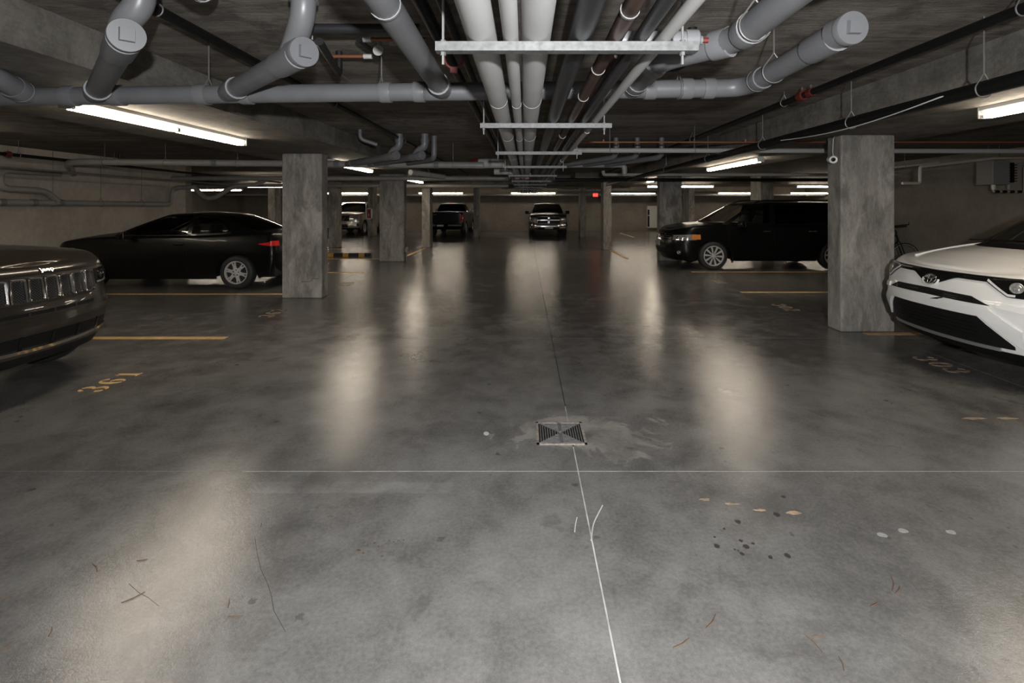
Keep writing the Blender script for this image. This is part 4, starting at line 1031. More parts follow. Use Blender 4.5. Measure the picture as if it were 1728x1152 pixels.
def chassis(c, t, width=0.62):
    """dark floor pan and wheel tubs so nothing is hollow"""
    zb = min(z for _, z in c.bot)
    xs_ = sorted([c.xr - 0.12, c.wheels[1] - c.ar - 0.02, c.wheels[1] + c.ar + 0.02, c.wheels[0] - c.ar - 0.02, c.wheels[0] + c.ar + 0.02, c.xs + 0.02])
    bm = bmesh.new(); wi = c.W * 0.66
    box(bm, (xs_[0], -wi, zb + 0.05), (xs_[5], wi, c.wr + c.ar + 0.05))
    for a, b in ((xs_[0], xs_[1]), (xs_[2], xs_[3]), (xs_[4], xs_[5])):
        if b > a + 0.02: box(bm, (a, -c.W * 0.93, zb + 0.04), (b, c.W * 0.93, zb + 0.30))
    return obj('underbody', bm, 'black', t)

def handles(c, t, xs_, z, m):
    for x in xs_:
        for sg in (1, -1):
            s = c.SX(x); p = c.P(sg * s, z, 0.012)
            obj('door_handle', B((x - 0.09, p.y - 0.014, z - 0.014), (x + 0.09, p.y + 0.014, z + 0.014), 0.008), m, t, 40)
def seams(c, t, xs_, z0, z1):
    for x in xs_:
        for sg in (1, -1):
            rows = [[(sg * c.SX(x - 0.004), z), (sg * c.SX(x + 0.004), z)] for z in lin(z0, z1, 10)]
            obj('door_seam', c.patch(rows, 0.0012, 0.004), 'black', t)

# ---- dark bronze SUV, left foreground
def bronze_suv():
    t = thing('suv', 'dark bronze SUV with a seven-slot chrome grille at the left edge', 'car', (-3.85, 4.08, 0), 0, local=True)
    c = Car(4.8, 0.97,
            nose=[(0.25, -0.16), (0.40, -0.05), (0.50, -0.02), (0.60, 0.0), (0.72, -0.005), (0.78, -0.03), (0.98, -0.06), (1.03, -0.075), (1.06, -0.12)],
            tail=[(0.3, -4.70), (0.6, -4.8), (1.0, -4.78), (1.2, -4.7)],
            sec=[(0.2, 0.93), (0.5, 0.985), (0.75, 1.0), (0.95, 0.975), (1.1, 0.94), (1.25, 0.9)],
            top=[(0.0, 1.05), (-0.15, 1.065), (-0.4, 1.10), (-0.9, 1.145), (-1.3, 1.16), (-3.5, 1.17), (-4.8, 1.16)],
            bot=[(0.0, 0.30), (-0.3, 0.27), (-0.6, 0.25), (-4.0, 0.25), (-4.8, 0.34)],
            wheels=[-0.92, -3.83], wr=0.38, ar=0.46, xs=-0.66, xr=-4.45, pf=2.2, sh=0.06,
            crown=[(-4.8, 0.02), (-1.2, 0.055), (-0.5, 0.05), (-0.15, 0.02), (0, 0.005)], clad=0.34)
    obj('body', c.shell(), ['p_brown', 'black'], t, 38)
    chassis(c, t)
    # grille slots
    for k in range(7):
        y = (k - 3) * 0.128; hw, z0, z1 = 0.053, 0.780, 0.975
        p, ux, uz, n = c.frame(c.S(y), 0.8775, 0.014); cz = 0.8775
        def L(u, v, o=0.0): return p + ux * u + uz * (v - cz) + n * o
        prof = []
        for (cxx, czz, a0) in ((hw - 0.018, z1 - 0.018, 0), (-hw + 0.018, z1 - 0.018, 90), (-hw + 0.012, z0 + 0.018, 180), (hw - 0.012, z0 + 0.018, 270)):
            for q in range(5):
                a = math.radians(a0 + 22.5 * q); prof.append((cxx + 0.018 * math.cos(a), czz + 0.018 * math.sin(a)))
        bm = bmesh.new(); N = len(prof)
        rings = []
        for sc_, o in ((1.0, -0.012), (1.04, 0.006), (0.96, 0.016), (0.76, 0.010), (0.70, -0.008)):
            rings.append([bm.verts.new(L(u * sc_, cz + (v - cz) * (1 - (1 - sc_) * 0.55), o)) for u, v in prof])
        for a in range(4):
            for j in range(N): bm.faces.new((rings[a][j], rings[a][(j + 1) % N], rings[a + 1][(j + 1) % N], rings[a + 1][j]))
        fr = obj('grille_slot', bm, 'chrome', t, 40)
        bm = bmesh.new(); bm.faces.new([bm.verts.new(L(u * 0.92, cz + (v - cz) * 0.95, -0.008)) for u, v in prof]); obj('slot_backing', bm, 'black', fr)
        bm = bmesh.new()
        wd, hh = hw * 0.74, (z1 - z0) / 2 * 0.86
        for sgn in (1, -1):
            q = -hh - wd
            while q < hh + wd:
                pts = []
                # line v = q + sgn*u clipped to the slot
                u0, u1 = -wd, wd
                lo, hi = q + sgn * u0, q + sgn * u1
                if sgn > 0:
                    if lo < -hh: u0 = -hh - q
                    if hi > hh: u1 = hh - q
                else:
                    if lo > hh: u0 = q - hh
                    if hi < -hh: u1 = q + hh
                if u1 - u0 > 0.006:
                    tube(bm, [L(u0, cz + q + sgn * u0, -0.003), L(u1, cz + q + sgn * u1, -0.003)], 0.0026, 4)
                q += 0.021
        obj('mesh_insert', bm, 'grille_mesh', fr)
    # surround, badge, bumper details
    ss = lin(c.S(-0.5), c.S(0.5), 24)
    obj('grille_surround', c.band(ss, lambda s: 0.762, lambda s: 0.990, 0.003, 0.014, 6), 'p_brown', t, 40)
    obj('hood_seam', c.band(lin(-0.9, 0.9, 40), lambda s: 0.992, lambda s: 0.998, 0.0025, 0.008, 1), 'black', t)
    p, ux, uz, n = c.frame(0.0, 1.022, 0.004)
    mt = Matrix((( ux.x, uz.x, n.x, p.x), (ux.y, uz.y, n.y, p.y), (ux.z, uz.z, n.z, p.z), (0, 0, 0, 1)))
    o = obj('badge', text_bm('Jeep', 0.056, 0.003, mt, 0.0004, 1.2), 'chrome', t); o['label'] = 'chrome lettering Jeep on the hood edge'
    obj('bumper_slot', c.band(lin(c.S(-0.42), c.S(0.42), 20), lambda s: 0.685, lambda s: 0.712, 0.004, 0.02, 2), 'black', t)
    for s0 in (-0.2, 0.0, 0.2):
        obj('slot_fin', c.band(lin(c.S(s0 - 0.008), c.S(s0 + 0.008), 2), lambda s: 0.684, lambda s: 0.713, 0.007, 0.02, 2), 'p_brown', t)
    obj('bumper_step', c.band(lin(-0.95, 0.95, 40), lambda s: 0.60, lambda s: 0.655, 0.012, 0.03, 3), 'p_brown', t, 40)
    obj('lower_intake', c.band(lin(-0.80, 0.80, 36), lambda s: 0.43 + 0.03 * abs(s), lambda s: 0.53 - 0.02 * abs(s), 0.004, 0.03, 4), 'black', t, 40)
    for y in (-0.5, -0.25, 0, 0.25, 0.5): obj('intake_rib', c.band(lin(c.S(y - 0.012), c.S(y + 0.012), 2), lambda s: 0.43, lambda s: 0.53, 0.012, 0.02, 2), 'black_gloss', t)
    obj('chrome_chin', c.band(lin(-0.97, 0.97, 44), lambda s: 0.395 + 0.03 * abs(s), lambda s: 0.423 + 0.03 * abs(s), 0.014, 0.02, 2), 'chrome', t, 40)
    obj('chin_lip', c.band(lin(-0.97, 0.97, 40), lambda s: 0.28 + 0.05 * abs(s), lambda s: 0.392 + 0.03 * abs(s), -0.004, 0.03, 3), 'black', t, 40)
    for sg in (1, -1):
        ss = lin(sg * c.S(0.52), sg * 1.05, 16)
        h = obj('headlight', c.band(ss, lambda s: 0.83 + 0.02 * (abs(s) - 0.4), lambda s: 0.965, 0.006, 0.02, 4), 'black_gloss', t, 40)
        obj('light_strip', c.band(lin(sg * c.S(0.54), sg * 1.02, 12), lambda s: 0.835, lambda s: 0.85, 0.010, 0.012, 1), 'lens', h, 40)
        for s in (c.S(0.62), c.S(0.76)):
            p, ux, uz, n = c.frame(sg * s, 0.905, 0.006); obj('projector', lathe_axis(bmesh.new(), p, n, [(0, 0.045), (0.006, 0.045), (0.010, 0.038), (0.004, 0.03), (0.010, 0.001)], 16), 'black_gloss', h, 40)
        f = obj('fog_recess', c.band(lin(sg * 0.72, sg * 0.97, 8), lambda s: 0.47, lambda s: 0.575, 0.005, 0.02, 3), 'black', t, 40)
        p, ux, uz, n = c.frame(sg * 0.84, 0.52, 0.006); obj('fog_lamp', lathe_axis(bmesh.new(), p, n, [(0, 0.042), (0.008, 0.042), (0.012, 0.03), (0.012, 0.001)], 16), 'lens', f, 40)
    st = [(-1.15, 0, 1.20, -2.0, 0, 1.70), (-1.45, 0.80, 1.16, -2.15, 0.62, 1.69), (-1.6, 0.84, 1.16, -2.25, 0.64, 1.70), (-2.6, 0.86, 1.16, -2.7, 0.66, 1.72), (-2.72, 0.86, 1.16, -2.8, 0.66, 1.72), (-3.6, 0.85, 1.16, -3.6, 0.66, 1.71), (-3.75, 0.85, 1.16, -3.72, 0.66, 1.71), (-4.45, 0.8, 1.16, -4.2, 0.63, 1.68), (-4.72, 0, 1.16, -4.4, 0, 1.68)]
    greenhouse(t, st, [('windscreen', 0.06, 0.93, 'glass'), None, ('side_window', 0.06, 0.9, 'glass'), None, ('side_window', 0.06, 0.9, 'glass_dark'), None, ('side_window', 0.1, 0.88, 'glass_dark'), ('rear_window', 0.1, 0.9, 'glass_dark')], 'p_brown')
    for x in c.wheels:
        for sg in (1, -1): wheel(t, x, sg * 0.955, 0.38, 0.24, 'six', 'alloy')
    mirrors(t, -2.0, 0.93, 1.2, 'p_brown'); handles(c, t, (-2.5, -3.5), 1.0, 'chrome'); seams(c, t, (-1.45, -2.65, -3.6), 0.35, 1.1)
    seat(t, -2.5, 0.38, 1.0, 1.55); seat(t, -2.5, -0.38, 1.0, 1.55)
    return t
bronze_suv()

# ---- white crossover, right foreground
def white_suv():
    t = thing('crossover', 'white crossover car nosing out of the right-hand stall', 'car', (3.83, 4.75, 0), PI, local=True)
    c = Car(4.55, 0.92,
            nose=[(0.22, -0.24), (0.34, -0.09), (0.42, -0.06), (0.58, -0.005), (0.66, 0.0), (0.74, -0.015), (0.86, -0.055), (0.93, -0.10), (0.98, -0.17)],
            tail=[(0.3, -4.45), (0.6, -4.55), (1.0, -4.5), (1.2, -4.4)],
            sec=[(0.2, 0.92), (0.4, 0.97), (0.62, 1.0), (0.85, 0.985), (1.0, 0.955), (1.15, 0.91)],
            top=[(0.0, 0.945), (-0.15, 0.955), (-0.3, 0.985), (-0.6, 1.04), (-1.0, 1.10), (-1.4, 1.12), (-3.5, 1.16), (-4.6, 1.12)],
            bot=[(0.0, 0.27), (-0.3, 0.24), (-0.6, 0.24), (-4.0, 0.24), (-4.6, 0.34)],
            wheels=[-0.93, -3.59], wr=0.355, ar=0.42, xs=-0.52, xr=-4.2, pf=2.35, sh=0.05,
            crown=[(-4.6, 0.02), (-1.2, 0.075), (-0.7, 0.075), (-0.3, 0.04), (0, 0.0)], clad=0.30)
    obj('body', c.shell(), ['p_white', 'black'], t, 38)
    chassis(c, t)
    Sy = lambda y: c.S(y, 0.7)
    # upper black band between hood and bumper, dipping round the emblem
    def up_lo(s):
        a = c.Y(s); return 0.893 - 0.085 * max(0, 1 - (a / 0.27) ** 2) ** 2
    def up_hi(s): return 0.924 + 0.012 * c.Y(s)
    obj('upper_grille', c.band(c.ys(-0.56, 0.56, 60), up_lo, up_hi, 0.006, 0.02, 3), 'black_gloss', t, 40)
    obj('hood_seam', c.band(c.ys(-0.90, 0.90, 50), up_hi, lambda s: up_hi(s) + 0.008, 0.0025, 0.01, 1), 'black', t)
    p, ux, uz, n = c.frame(0.0, 0.845, 0.016)
    ring = lambda rx, rz, r, ox=0, oz=0: tube(bmesh.new(), [p + ux * (ox + rx * math.cos(a)) + uz * (oz + rz * math.sin(a)) for a in lin(0, 2 * PI, 32)], r, 8, False)
    em = bmesh.new()
    for (rx, rz, oz) in ((0.066, 0.046, 0), (0.021, 0.044, 0), (0.044, 0.020, 0.020)):
        tube(em, [p + ux * rx * math.cos(a) + uz * (oz + rz * math.sin(a)) for a in lin(0, 2 * PI, 36)], 0.0055, 8, False)
    e = obj('emblem', em, 'chrome', t, 60); e['label'] = 'chrome emblem of three interlocking ovals'
    bm = bmesh.new(); bm.faces.new([bm.verts.new(p + ux * 0.064 * math.cos(a) + uz * 0.044 * math.sin(a) - n * 0.005) for a in lin(0, 2 * PI, 28)[:-1]]); obj('emblem_disc', bm, 'black_gloss', e)
    bm = bmesh.new(); tube(bm, [p + ux * 0.086 * math.cos(a) + uz * (0.062 * math.sin(a) - 0.004) - n * 0.01 for a in lin(-PI * 1.05, PI * 0.05, 24)], 0.010, 8); obj('emblem_bezel', bm, 'p_white', t, 60)
    # chrome hairline either side
    for sg in (1, -1): obj('chrome_line', c.band(c.ys(sg * 0.30, sg * 0.56, 16), lambda s: up_hi(s) - 0.016, lambda s: up_hi(s) - 0.010, 0.010, 0.01, 1), 'chrome', t, 40)
    # middle slot
    def ms_hi(s): a = c.Y(s); return 0.768 - 0.02 * a if a < 0.42 else 0.7596 - (a - 0.42) * 0.42
    obj('middle_slot', c.band(c.ys(-0.56, 0.56, 40), lambda s: 0.705 - 0.01 * c.Y(s), ms_hi, 0.005, 0.03, 3), 'black', t, 40)
    for k in range(2): obj('slot_bar', c.band(c.ys(-0.44, 0.44, 36), lambda s: 0.718 + 0.018 * k - 0.01 * c.Y(s), lambda s: 0.724 + 0.018 * k - 0.01 * c.Y(s), 0.009, 0.01, 1), 'black_gloss', t)
    def bb_lo(s): a = c.Y(s); return 0.606 if a < 0.5 else 0.606 - (a - 0.5) * 0.95
    def bb_hi(s): a = c.Y(s); return 0.690 if a < 0.54 else 0.690 - (a - 0.54) * 0.80
    obj('bumper_bar', c.band(c.ys(-0.74, 0.74, 44), bb_lo, bb_hi, 0.020, 0.03, 4), 'p_white', t, 40)
    # lower intake trapezoid
    def lo_hi(s): a = c.Y(s); return 0.596 if a < 0.47 else 0.596 - (a - 0.47) * 0.95
    obj('lower_intake', c.band(c.ys(-0.69, 0.69, 50), lambda s: 0.345 + 0.02 * c.Y(s), lo_hi, 0.005, 0.03, 5), 'black', t, 40)
    for k in range(4): obj('intake_slat', c.band(c.ys(-0.46, 0.46, 36), lambda s: 0.42 + 0.036 * k, lambda s: 0.426 + 0.036 * k, 0.010, 0.012, 1), 'black_gloss', t)
    obj('skid_strip', c.band(c.ys(-0.60, 0.60, 40), lambda s: 0.325 + 0.01 * c.Y(s), lambda s: 0.350 + 0.01 * c.Y(s), 0.016, 0.02, 2), 'silver', t, 40)
    obj('chin_lip', c.band(lin(-1.0, 1.0, 44), lambda s: 0.235, lambda s: 0.322, 0.002, 0.03, 2), 'black', t, 40)
    p2, ux2, uz2, n2 = c.frame(Sy(0.12), 0.690, 0.012)
    bm = bmesh.new(); q = [p2 + ux2 * a + uz2 * b for a, b in ((-0.05, -0.02), (0.02, -0.012), (0.09, 0.02), (0.02, 0.004))]
    solid_grid(bm, [[q[0] + n2 * .02, q[1] + n2 * .02], [q[3] + n2 * .02, q[2] + n2 * .02]], [[q[0], q[1]], [q[3], q[2]]]); obj('plate_bracket', bm, 'black', t)
    for sg in (1, -1):
        # headlight: dark housing, white signature strip, projector
        def hl(s):
            a = c.Y(s) if abs(s) <= 1 else 0.92
            return (0.893 - 0.105 * min(1, max(0, (a - 0.50) / 0.16)) ** 1.1) if abs(s) <= 1 else 0.788 + 0.12 * (abs(s) - 1)
        def hh(s): return up_hi(min(abs(s), 1)) + 0.04 * max(0, abs(s) - c.S(0.5))
        s5 = c.S(0.50)
        h = obj('headlight', c.band(lin(sg * s5, sg * 1.30, 34), hl, hh, 0.006, 0.025, 5), 'black_gloss', t, 40)
        obj('light_strip', c.band(c.ys(sg * 0.505, sg * 0.70, 14), lambda s: hl(s) + 0.008, lambda s: hl(s) + 0.026, 0.011, 0.012, 1), 'white_plastic', h, 40)
        obj('upper_strip', c.band(lin(sg * (s5 + 0.03), sg * 1.2, 20), lambda s: hh(s) - 0.014, lambda s: hh(s) - 0.005, 0.011, 0.012, 1), 'chrome', h, 40)
        for y_, r_ in ((0.70, 0.046), (0.81, 0.04)):
            p, ux, uz, n = c.frame(sg * c.S(y_), 0.868, 0.005); obj('projector', lathe_axis(bmesh.new(), p, n, [(0, r_), (0.008, r_), (0.012, r_ * .85), (0.004, r_ * .7), (0.014, r_ * .4), (0.015, 0.001)], 18), 'lens', h, 40)
        p, ux, uz, n = c.frame(sg * 1.12, 0.84, 0.007); obj('turn_lamp', lathe_axis(bmesh.new(), p, n, [(0, 0.024), (0.006, 0.022), (0.008, 0.001)], 12), 'amber', h, 40)
        f = obj('fog_recess', c.band(lin(sg * 0.86, sg * 1.02, 8), lambda s: 0.40, lambda s: 0.53, 0.004, 0.02, 3), 'black', t, 40)
        p, ux, uz, n = c.frame(sg * 0.93, 0.46, 0.006); obj('fog_lamp', lathe_axis(bmesh.new(), p, n, [(0, 0.035), (0.008, 0.03), (0.01, 0.001)], 14), 'lens', f, 40)
        obj('bumper_crease', c.band(c.ys(sg * 0.60, sg * 0.88, 12), lambda s: 0.69 - 0.1 * (c.Y(s) - 0.6), lambda s: 0.735 - 0.06 * (c.Y(s) - 0.6), 0.010, 0.02, 2), 'p_white', t, 40)
        # hood crease
        bm = tube(bmesh.new(), [(x, sg * (0.62 - 0.10 * (x / -1.0)), c.TOP(x) + interp(c.crown, x) * (1 - ((0.62 - 0.1 * x / -1.0) / 0.85) ** 2) - 0.004) for x in lin(-0.35, -1.0, 12)], 0.012, 8); obj('hood_crease', bm, 'p_white', t, 60)
    # cowl and wipers
    st = [(-0.84, 0, 1.155, -1.86, 0, 1.625), (-1.10, 0.76, 1.10, -2.0, 0.58, 1.60), (-1.24, 0.80, 1.105, -2.1, 0.60, 1.605), (-2.35, 0.83, 1.125, -2.45, 0.62, 1.63), (-2.46, 0.83, 1.125, -2.55, 0.62, 1.63), (-3.35, 0.82, 1.14, -3.35, 0.61, 1.62), (-3.45, 0.82, 1.14, -3.45, 0.61, 1.62), (-4.2, 0.74, 1.13, -4.0, 0.56, 1.58), (-4.5, 0, 1.12, -4.2, 0, 1.57)]
    greenhouse(t, st, [('windscreen', 0.0, 0.93, 'glass'), None, ('side_window', 0.06, 0.9, 'glass'), None, ('side_window', 0.06, 0.9, 'glass_dark'), None, ('side_window', 0.1, 0.88, 'glass_dark'), ('rear_window', 0.1, 0.9, 'glass_dark')], 'p_white')
    bm = bmesh.new(); R_ = [[(-0.74 - 0.28 * (y / 0.78) ** 2, y, 1.140 - 0.05 * (y / 0.78) ** 2 + 0.004) for y in lin(-0.78, 0.78, 20)], [(-0.87 - 0.26 * (y / 0.76) ** 2, y * 0.97, 1.178 - 0.05 * (y / 0.76) ** 2) for y in lin(-0.78, 0.78, 20)]]
    solid_grid(bm, R_, [[(p[0], p[1], p[2] - 0.03) for p in r] for r in R_]); obj('cowl', bm, 'black', t, 40)
    for y0 in (0.1, -0.55): obj('wiper', T([(-0.90, y0, 1.185), (-0.94, y0 + 0.3, 1.20), (-1.0, y0 + 0.55, 1.195)], 0.008, 6), 'black', t)
    for x in c.wheels:
        for sg in (1, -1): wheel(t, x, sg * 0.905, 0.355, 0.23, 'six', 'alloy')
    mirrors(t, -1.95, 0.9, 1.2, 'p_white'); handles(c, t, (-2.3, -3.2), 0.98, 'p_white'); seams(c, t, (-1.35, -2.4, -3.4), 0.35, 1.05)
    seat(t, -2.3, 0.36, 1.0, 1.47); seat(t, -2.3, -0.36, 1.0, 1.47)
    obj('dashboard', B((-1.75, -0.7, 1.08), (-1.35, 0.7, 1.14), 0.02), 'black', t)
    return t
white_suv()
# ---- black coupe
def coupe():
    t = thing('coupe', 'black two-door coupe parked against the left wall', 'car', (-8.98, 9.98, 0), PI, local=True)
    c = Car(4.48, 0.875,
            nose=[(0.18, -0.12), (0.35, -0.02), (0.5, 0.0), (0.62, -0.02), (0.74, -0.10), (0.80, -0.18)],
            tail=[(0.3, -4.38), (0.6, -4.48), (0.85, -4.45), (1.05, -4.36)],
            sec=[(0.15, 0.93), (0.4, 0.985), (0.62, 1.0), (0.85, 0.965), (1.0, 0.92), (1.1, 0.88)],
            top=[(0.0, 0.74), (-0.15, 0.80), (-0.5, 0.89), (-1.0, 0.955), (-1.4, 0.97), (-3.0, 0.99), (-3.9, 1.04), (-4.3, 1.05), (-4.48, 1.02)],
            bot=[(0.0, 0.22), (-0.4, 0.19), (-4.0, 0.19), (-4.2, 0.24), (-4.48, 0.32)],
            wheels=[-0.95, -3.68], wr=0.312, ar=0.37, xs=-0.6, xr=-4.25, pf=2.3, sh=0.05,
            crown=[(-4.48, 0.03), (-3.5, 0.05), (-1.0, 0.06), (-0.2, 0.03), (0, 0.0)])
    obj('body', c.shell(), 'p_black', t, 38); chassis(c, t)
    st = [(-0.98, 0, 1.00, -2.08, 0, 1.385), (-1.28, 0.70, 0.965, -2.22, 0.53, 1.365), (-1.42, 0.74, 0.965, -2.30, 0.545, 1.37), (-2.72, 0.765, 0.98, -2.72, 0.56, 1.385), (-2.80, 0.765, 0.98, -2.80, 0.56, 1.385), (-3.55, 0.74, 1.01, -3.15, 0.55, 1.365), (-3.98, 0.66, 1.05, -3.25, 0.53, 1.35), (-4.12, 0, 1.10, -3.35, 0, 1.365)]
    greenhouse(t, st, [('windscreen', 0.05, 0.94, 'glass'), None, ('side_window', 0.05, 0.92, 'glass'), None, ('side_window', 0.08, 0.86, 'glass'), None, ('rear_window', 0.06, 0.93, 'glass_dark')], 'p_black', 0.03)
    for x in c.wheels:
        for sg in (1, -1): wheel(t, x, sg * 0.862, 0.312, 0.2, 'star6', 'alloy', 0.68)
    for sg in (1, -1):
        h = obj('headlight', c.band(lin(sg * 0.55, sg * 1.12, 16), lambda s: 0.60 + 0.05 * abs(s), lambda s: 0.70 + 0.06 * abs(s), 0.006, 0.02, 3), 'lens', t, 40)
        obj('corner_lamp', c.band(lin(sg * 1.06, sg * 1.13, 4), lambda s: 0.665, lambda s: 0.745, 0.010, 0.012, 2), 'amber', h)
        a = 1 + c.SL
        obj('tail_light', c.patch([[(sg * (a - 0.16 + 0.6 * k / 12), 0.80 + 0.03 * max(0, 1 - k / 4) + 0.09 * q / 3 * min(1, (k + 0.6) / 6)) for k in range(13)] for q in range(4)], 0.008, 0.02), 'red_lens', t, 40)
    obj('lower_grille', c.band(lin(-0.5, 0.5, 24), lambda s: 0.30, lambda s: 0.40, 0.005, 0.02, 2), 'black', t)
    obj('upper_grille', c.band(lin(-0.42, 0.42, 24), lambda s: 0.56, lambda s: 0.63, 0.005, 0.02, 2), 'black_gloss', t)
    mirrors(t, -1.72, 0.84, 1.0, 'p_black', h=0.065, w=0.085); handles(c, t, (-2.62,), 0.83, 'p_black'); seams(c, t, (-1.35, -2.78), 0.3, 0.93)
    for y in (0.36, -0.36): seat(t, -2.55, y, 0.85, 1.27, 0.23)
    seat(t, -3.3, 0.0, 0.95, 1.2, 0.5)
    sw = tube(bmesh.new(), [(-1.88 + 0.06 * math.sin(a), 0.36 + 0.18 * math.cos(a), 1.0 + 0.17 * math.sin(a)) for a in lin(0, 2 * PI, 24)], 0.014, 6, False)
    obj('steering_wheel', sw, 'black', t, 60)
    obj('rear_mirror', B((-1.98, -0.12, 1.24), (-1.94, 0.12, 1.29), 0.01), 'black', t)
    rc = obj('rear_bumper_plate', c.band(lin(c.SR(0.16), c.SR(-0.16) * -1 + 0, 2) if False else lin(1 + c.SL + 0.85, 1 + c.SL + 1.0, 4), lambda s: 0.55, lambda s: 0.66, 0.006, 0.012, 2), 'plate', t)
    return t
coupe()

# ---- black wagon
def wagon():
    t = thing('wagon', 'long black wagon with roof rails parked nose to the aisle at right', 'car', (3.42, 12.74, 0), PI, local=True)
    c = Car(5.08, 0.95,
            nose=[(0.2, -0.20), (0.33, -0.06), (0.45, -0.01), (0.62, 0.0), (0.70, -0.03), (0.80, -0.06), (0.92, -0.12), (1.0, -0.22)],
            tail=[(0.3, -5.0), (0.6, -5.08), (1.0, -5.05), (1.2, -5.0)],
            sec=[(0.2, 0.94), (0.45, 0.985), (0.7, 1.0), (0.9, 0.98), (1.05, 0.955), (1.15, 0.93)],
            top=[(0.0, 0.90), (-0.12, 0.94), (-0.3, 0.99), (-0.7, 1.05), (-1.05, 1.075), (-1.5, 1.075), (-5.08, 1.09)],
            bot=[(0.0, 0.27), (-0.3, 0.23), (-0.6, 0.22), (-4.2, 0.22), (-5.08, 0.34)],
            wheels=[-1.06, -3.93], wr=0.345, ar=0.405, xs=-0.62, xr=-4.75, pf=2.5, sh=0.05,
            crown=[(-5.08, 0.02), (-1.1, 0.05), (-0.6, 0.05), (-0.2, 0.03), (0, 0.0)])
    obj('body', c.shell(), 'p_black', t, 38); chassis(c, t)
    st = [(-0.98, 0, 1.12, -1.92, 0, 1.60), (-1.28, 0.80, 1.075, -2.05, 0.66, 1.575), (-1.44, 0.84, 1.075, -2.12, 0.68, 1.58), (-2.42, 0.865, 1.08, -2.46, 0.69, 1.61), (-2.55, 0.865, 1.08, -2.58, 0.69, 1.61), (-3.55, 0.865, 1.085, -3.55, 0.69, 1.61), (-3.67, 0.865, 1.085, -3.66, 0.69, 1.61), (-4.7, 0.84, 1.09, -4.6, 0.67, 1.59), (-4.95, 0, 1.09, -4.78, 0, 1.59)]
    greenhouse(t, st, [('windscreen', 0.03, 0.95, 'glass'), None, ('side_window', 0.05, 0.9, 'glass'), None, ('side_window', 0.05, 0.9, 'glass_dark'), None, ('side_window', 0.08, 0.88, 'glass_dark'), ('rear_window', 0.1, 0.9, 'glass_dark')], 'p_black', 0.035)
    for sg in (1, -1):
        rl = obj('roof_rail', T(fillet([(-2.15, sg * 0.63, 1.60), (-2.35, sg * 0.62, 1.665), (-4.3, sg * 0.62, 1.665), (-4.5, sg * 0.63, 1.60)], 0.08), 0.016, 8), 'black', t, 50)
        h = obj('headlight', c.band(lin(sg * 0.46, sg * 1.02, 16), lambda s: 0.70 + 0.02 * abs(s), lambda s: 0.80 + 0.055 * abs(s), 0.008, 0.02, 3), 'lens', t, 40)
        obj('corner_lamp', c.band(lin(sg * 0.94, sg * 1.12, 6), lambda s: 0.735, lambda s: 0.848, 0.010, 0.015, 3), 'amber', h, 40)
        for s in (0.6, 0.76):
            p, ux, uz, n = c.frame(sg * s, 0.775, 0.012); obj('projector', lathe_axis(bmesh.new(), p, n, [(0, 0.04), (0.006, 0.036), (0.0, 0.024), (0.008, 0.001)], 14), 'chrome', h, 40)
        p, ux, uz, n = c.frame(sg * 0.66, 0.42, 0.004); obj('fog_lamp', lathe_axis(bmesh.new(), p, n, [(0, 0.05), (0.012, 0.05), (0.014, 0.04), (0.008, 0.03), (0.016, 0.001)], 16), 'chrome', t, 40)
        obj('side_moulding', c.band(lin(sg * c.SX(-1.6), sg * c.SX(-3.4), 20), lambda s: 0.50, lambda s: 0.55, 0.012, 0.02, 2), 'p_black', t, 40)
        obj('mud_flap', B((-1.52, sg * 0.86, 0.18), (-1.50, sg * 0.94, 0.42)), 'black', t)
    gr = obj('grille', c.band(lin(-0.40, 0.40, 30), lambda s: 0.69, lambda s: 0.85, 0.006, 0.02, 4), 'black_gloss', t, 40)
    for k in range(4): obj('grille_bar', c.band(lin(-0.40, 0.40, 30), lambda s: 0.695 + 0.046 * k, lambda s: 0.707 + 0.046 * k, 0.012, 0.012, 1), 'chrome', gr, 40)
    obj('emblem', lathe_axis(bmesh.new(), c.P(0.001, 0.77, 0.012), (1, 0, 0.05), [(0, 0.06), (0.012, 0.05), (0.014, 0.001)], 20), 'chrome', gr, 40)
    obj('lower_grille', c.band(lin(-0.5, 0.5, 30), lambda s: 0.37, lambda s: 0.50, 0.005, 0.02, 3), 'black', t, 40)
    obj('bumper_strip', c.band(lin(-0.9, 0.9, 36), lambda s: 0.605, lambda s: 0.632, 0.012, 0.02, 2), 'p_black', t, 40)
    obj('front_plate', B((0.012, -0.15, 0.54), (0.022, 0.15, 0.66)), 'plate', t)
    for x in c.wheels:
        for sg in (1, -1): wheel(t, x, sg * 0.935, 0.345, 0.225, 'spoke10', 'alloy', 0.70)
    mirrors(t, -1.66, 0.92, 1.10, 'p_black', h=0.075, w=0.10)
    for sg in (1, -1): obj('mirror_trim', B((-1.66, sg * 1.0, 1.085), (-1.585, sg * 1.17, 1.115), 0.006), 'chrome', t, 40)
    handles(c, t, (-2.32, -3.4), 0.93, 'chrome'); seams(c, t, (-1.4, -2.5, -3.6), 0.3, 1.03)
    M['seat_tan'] = mat('seat_leather', (0.16, 0.14, 0.12), 0.6)
    for y in (0.38, -0.38): seat(t, -2.35, y, 1.0, 1.42)
    for y in (0.38, -0.38): seat(t, -3.35, y, 1.0, 1.36)
    obj('dashboard', B((-1.8, -0.75, 1.05), (-1.4, 0.75, 1.12), 0.02), 'black', t)
    return t
wagon()

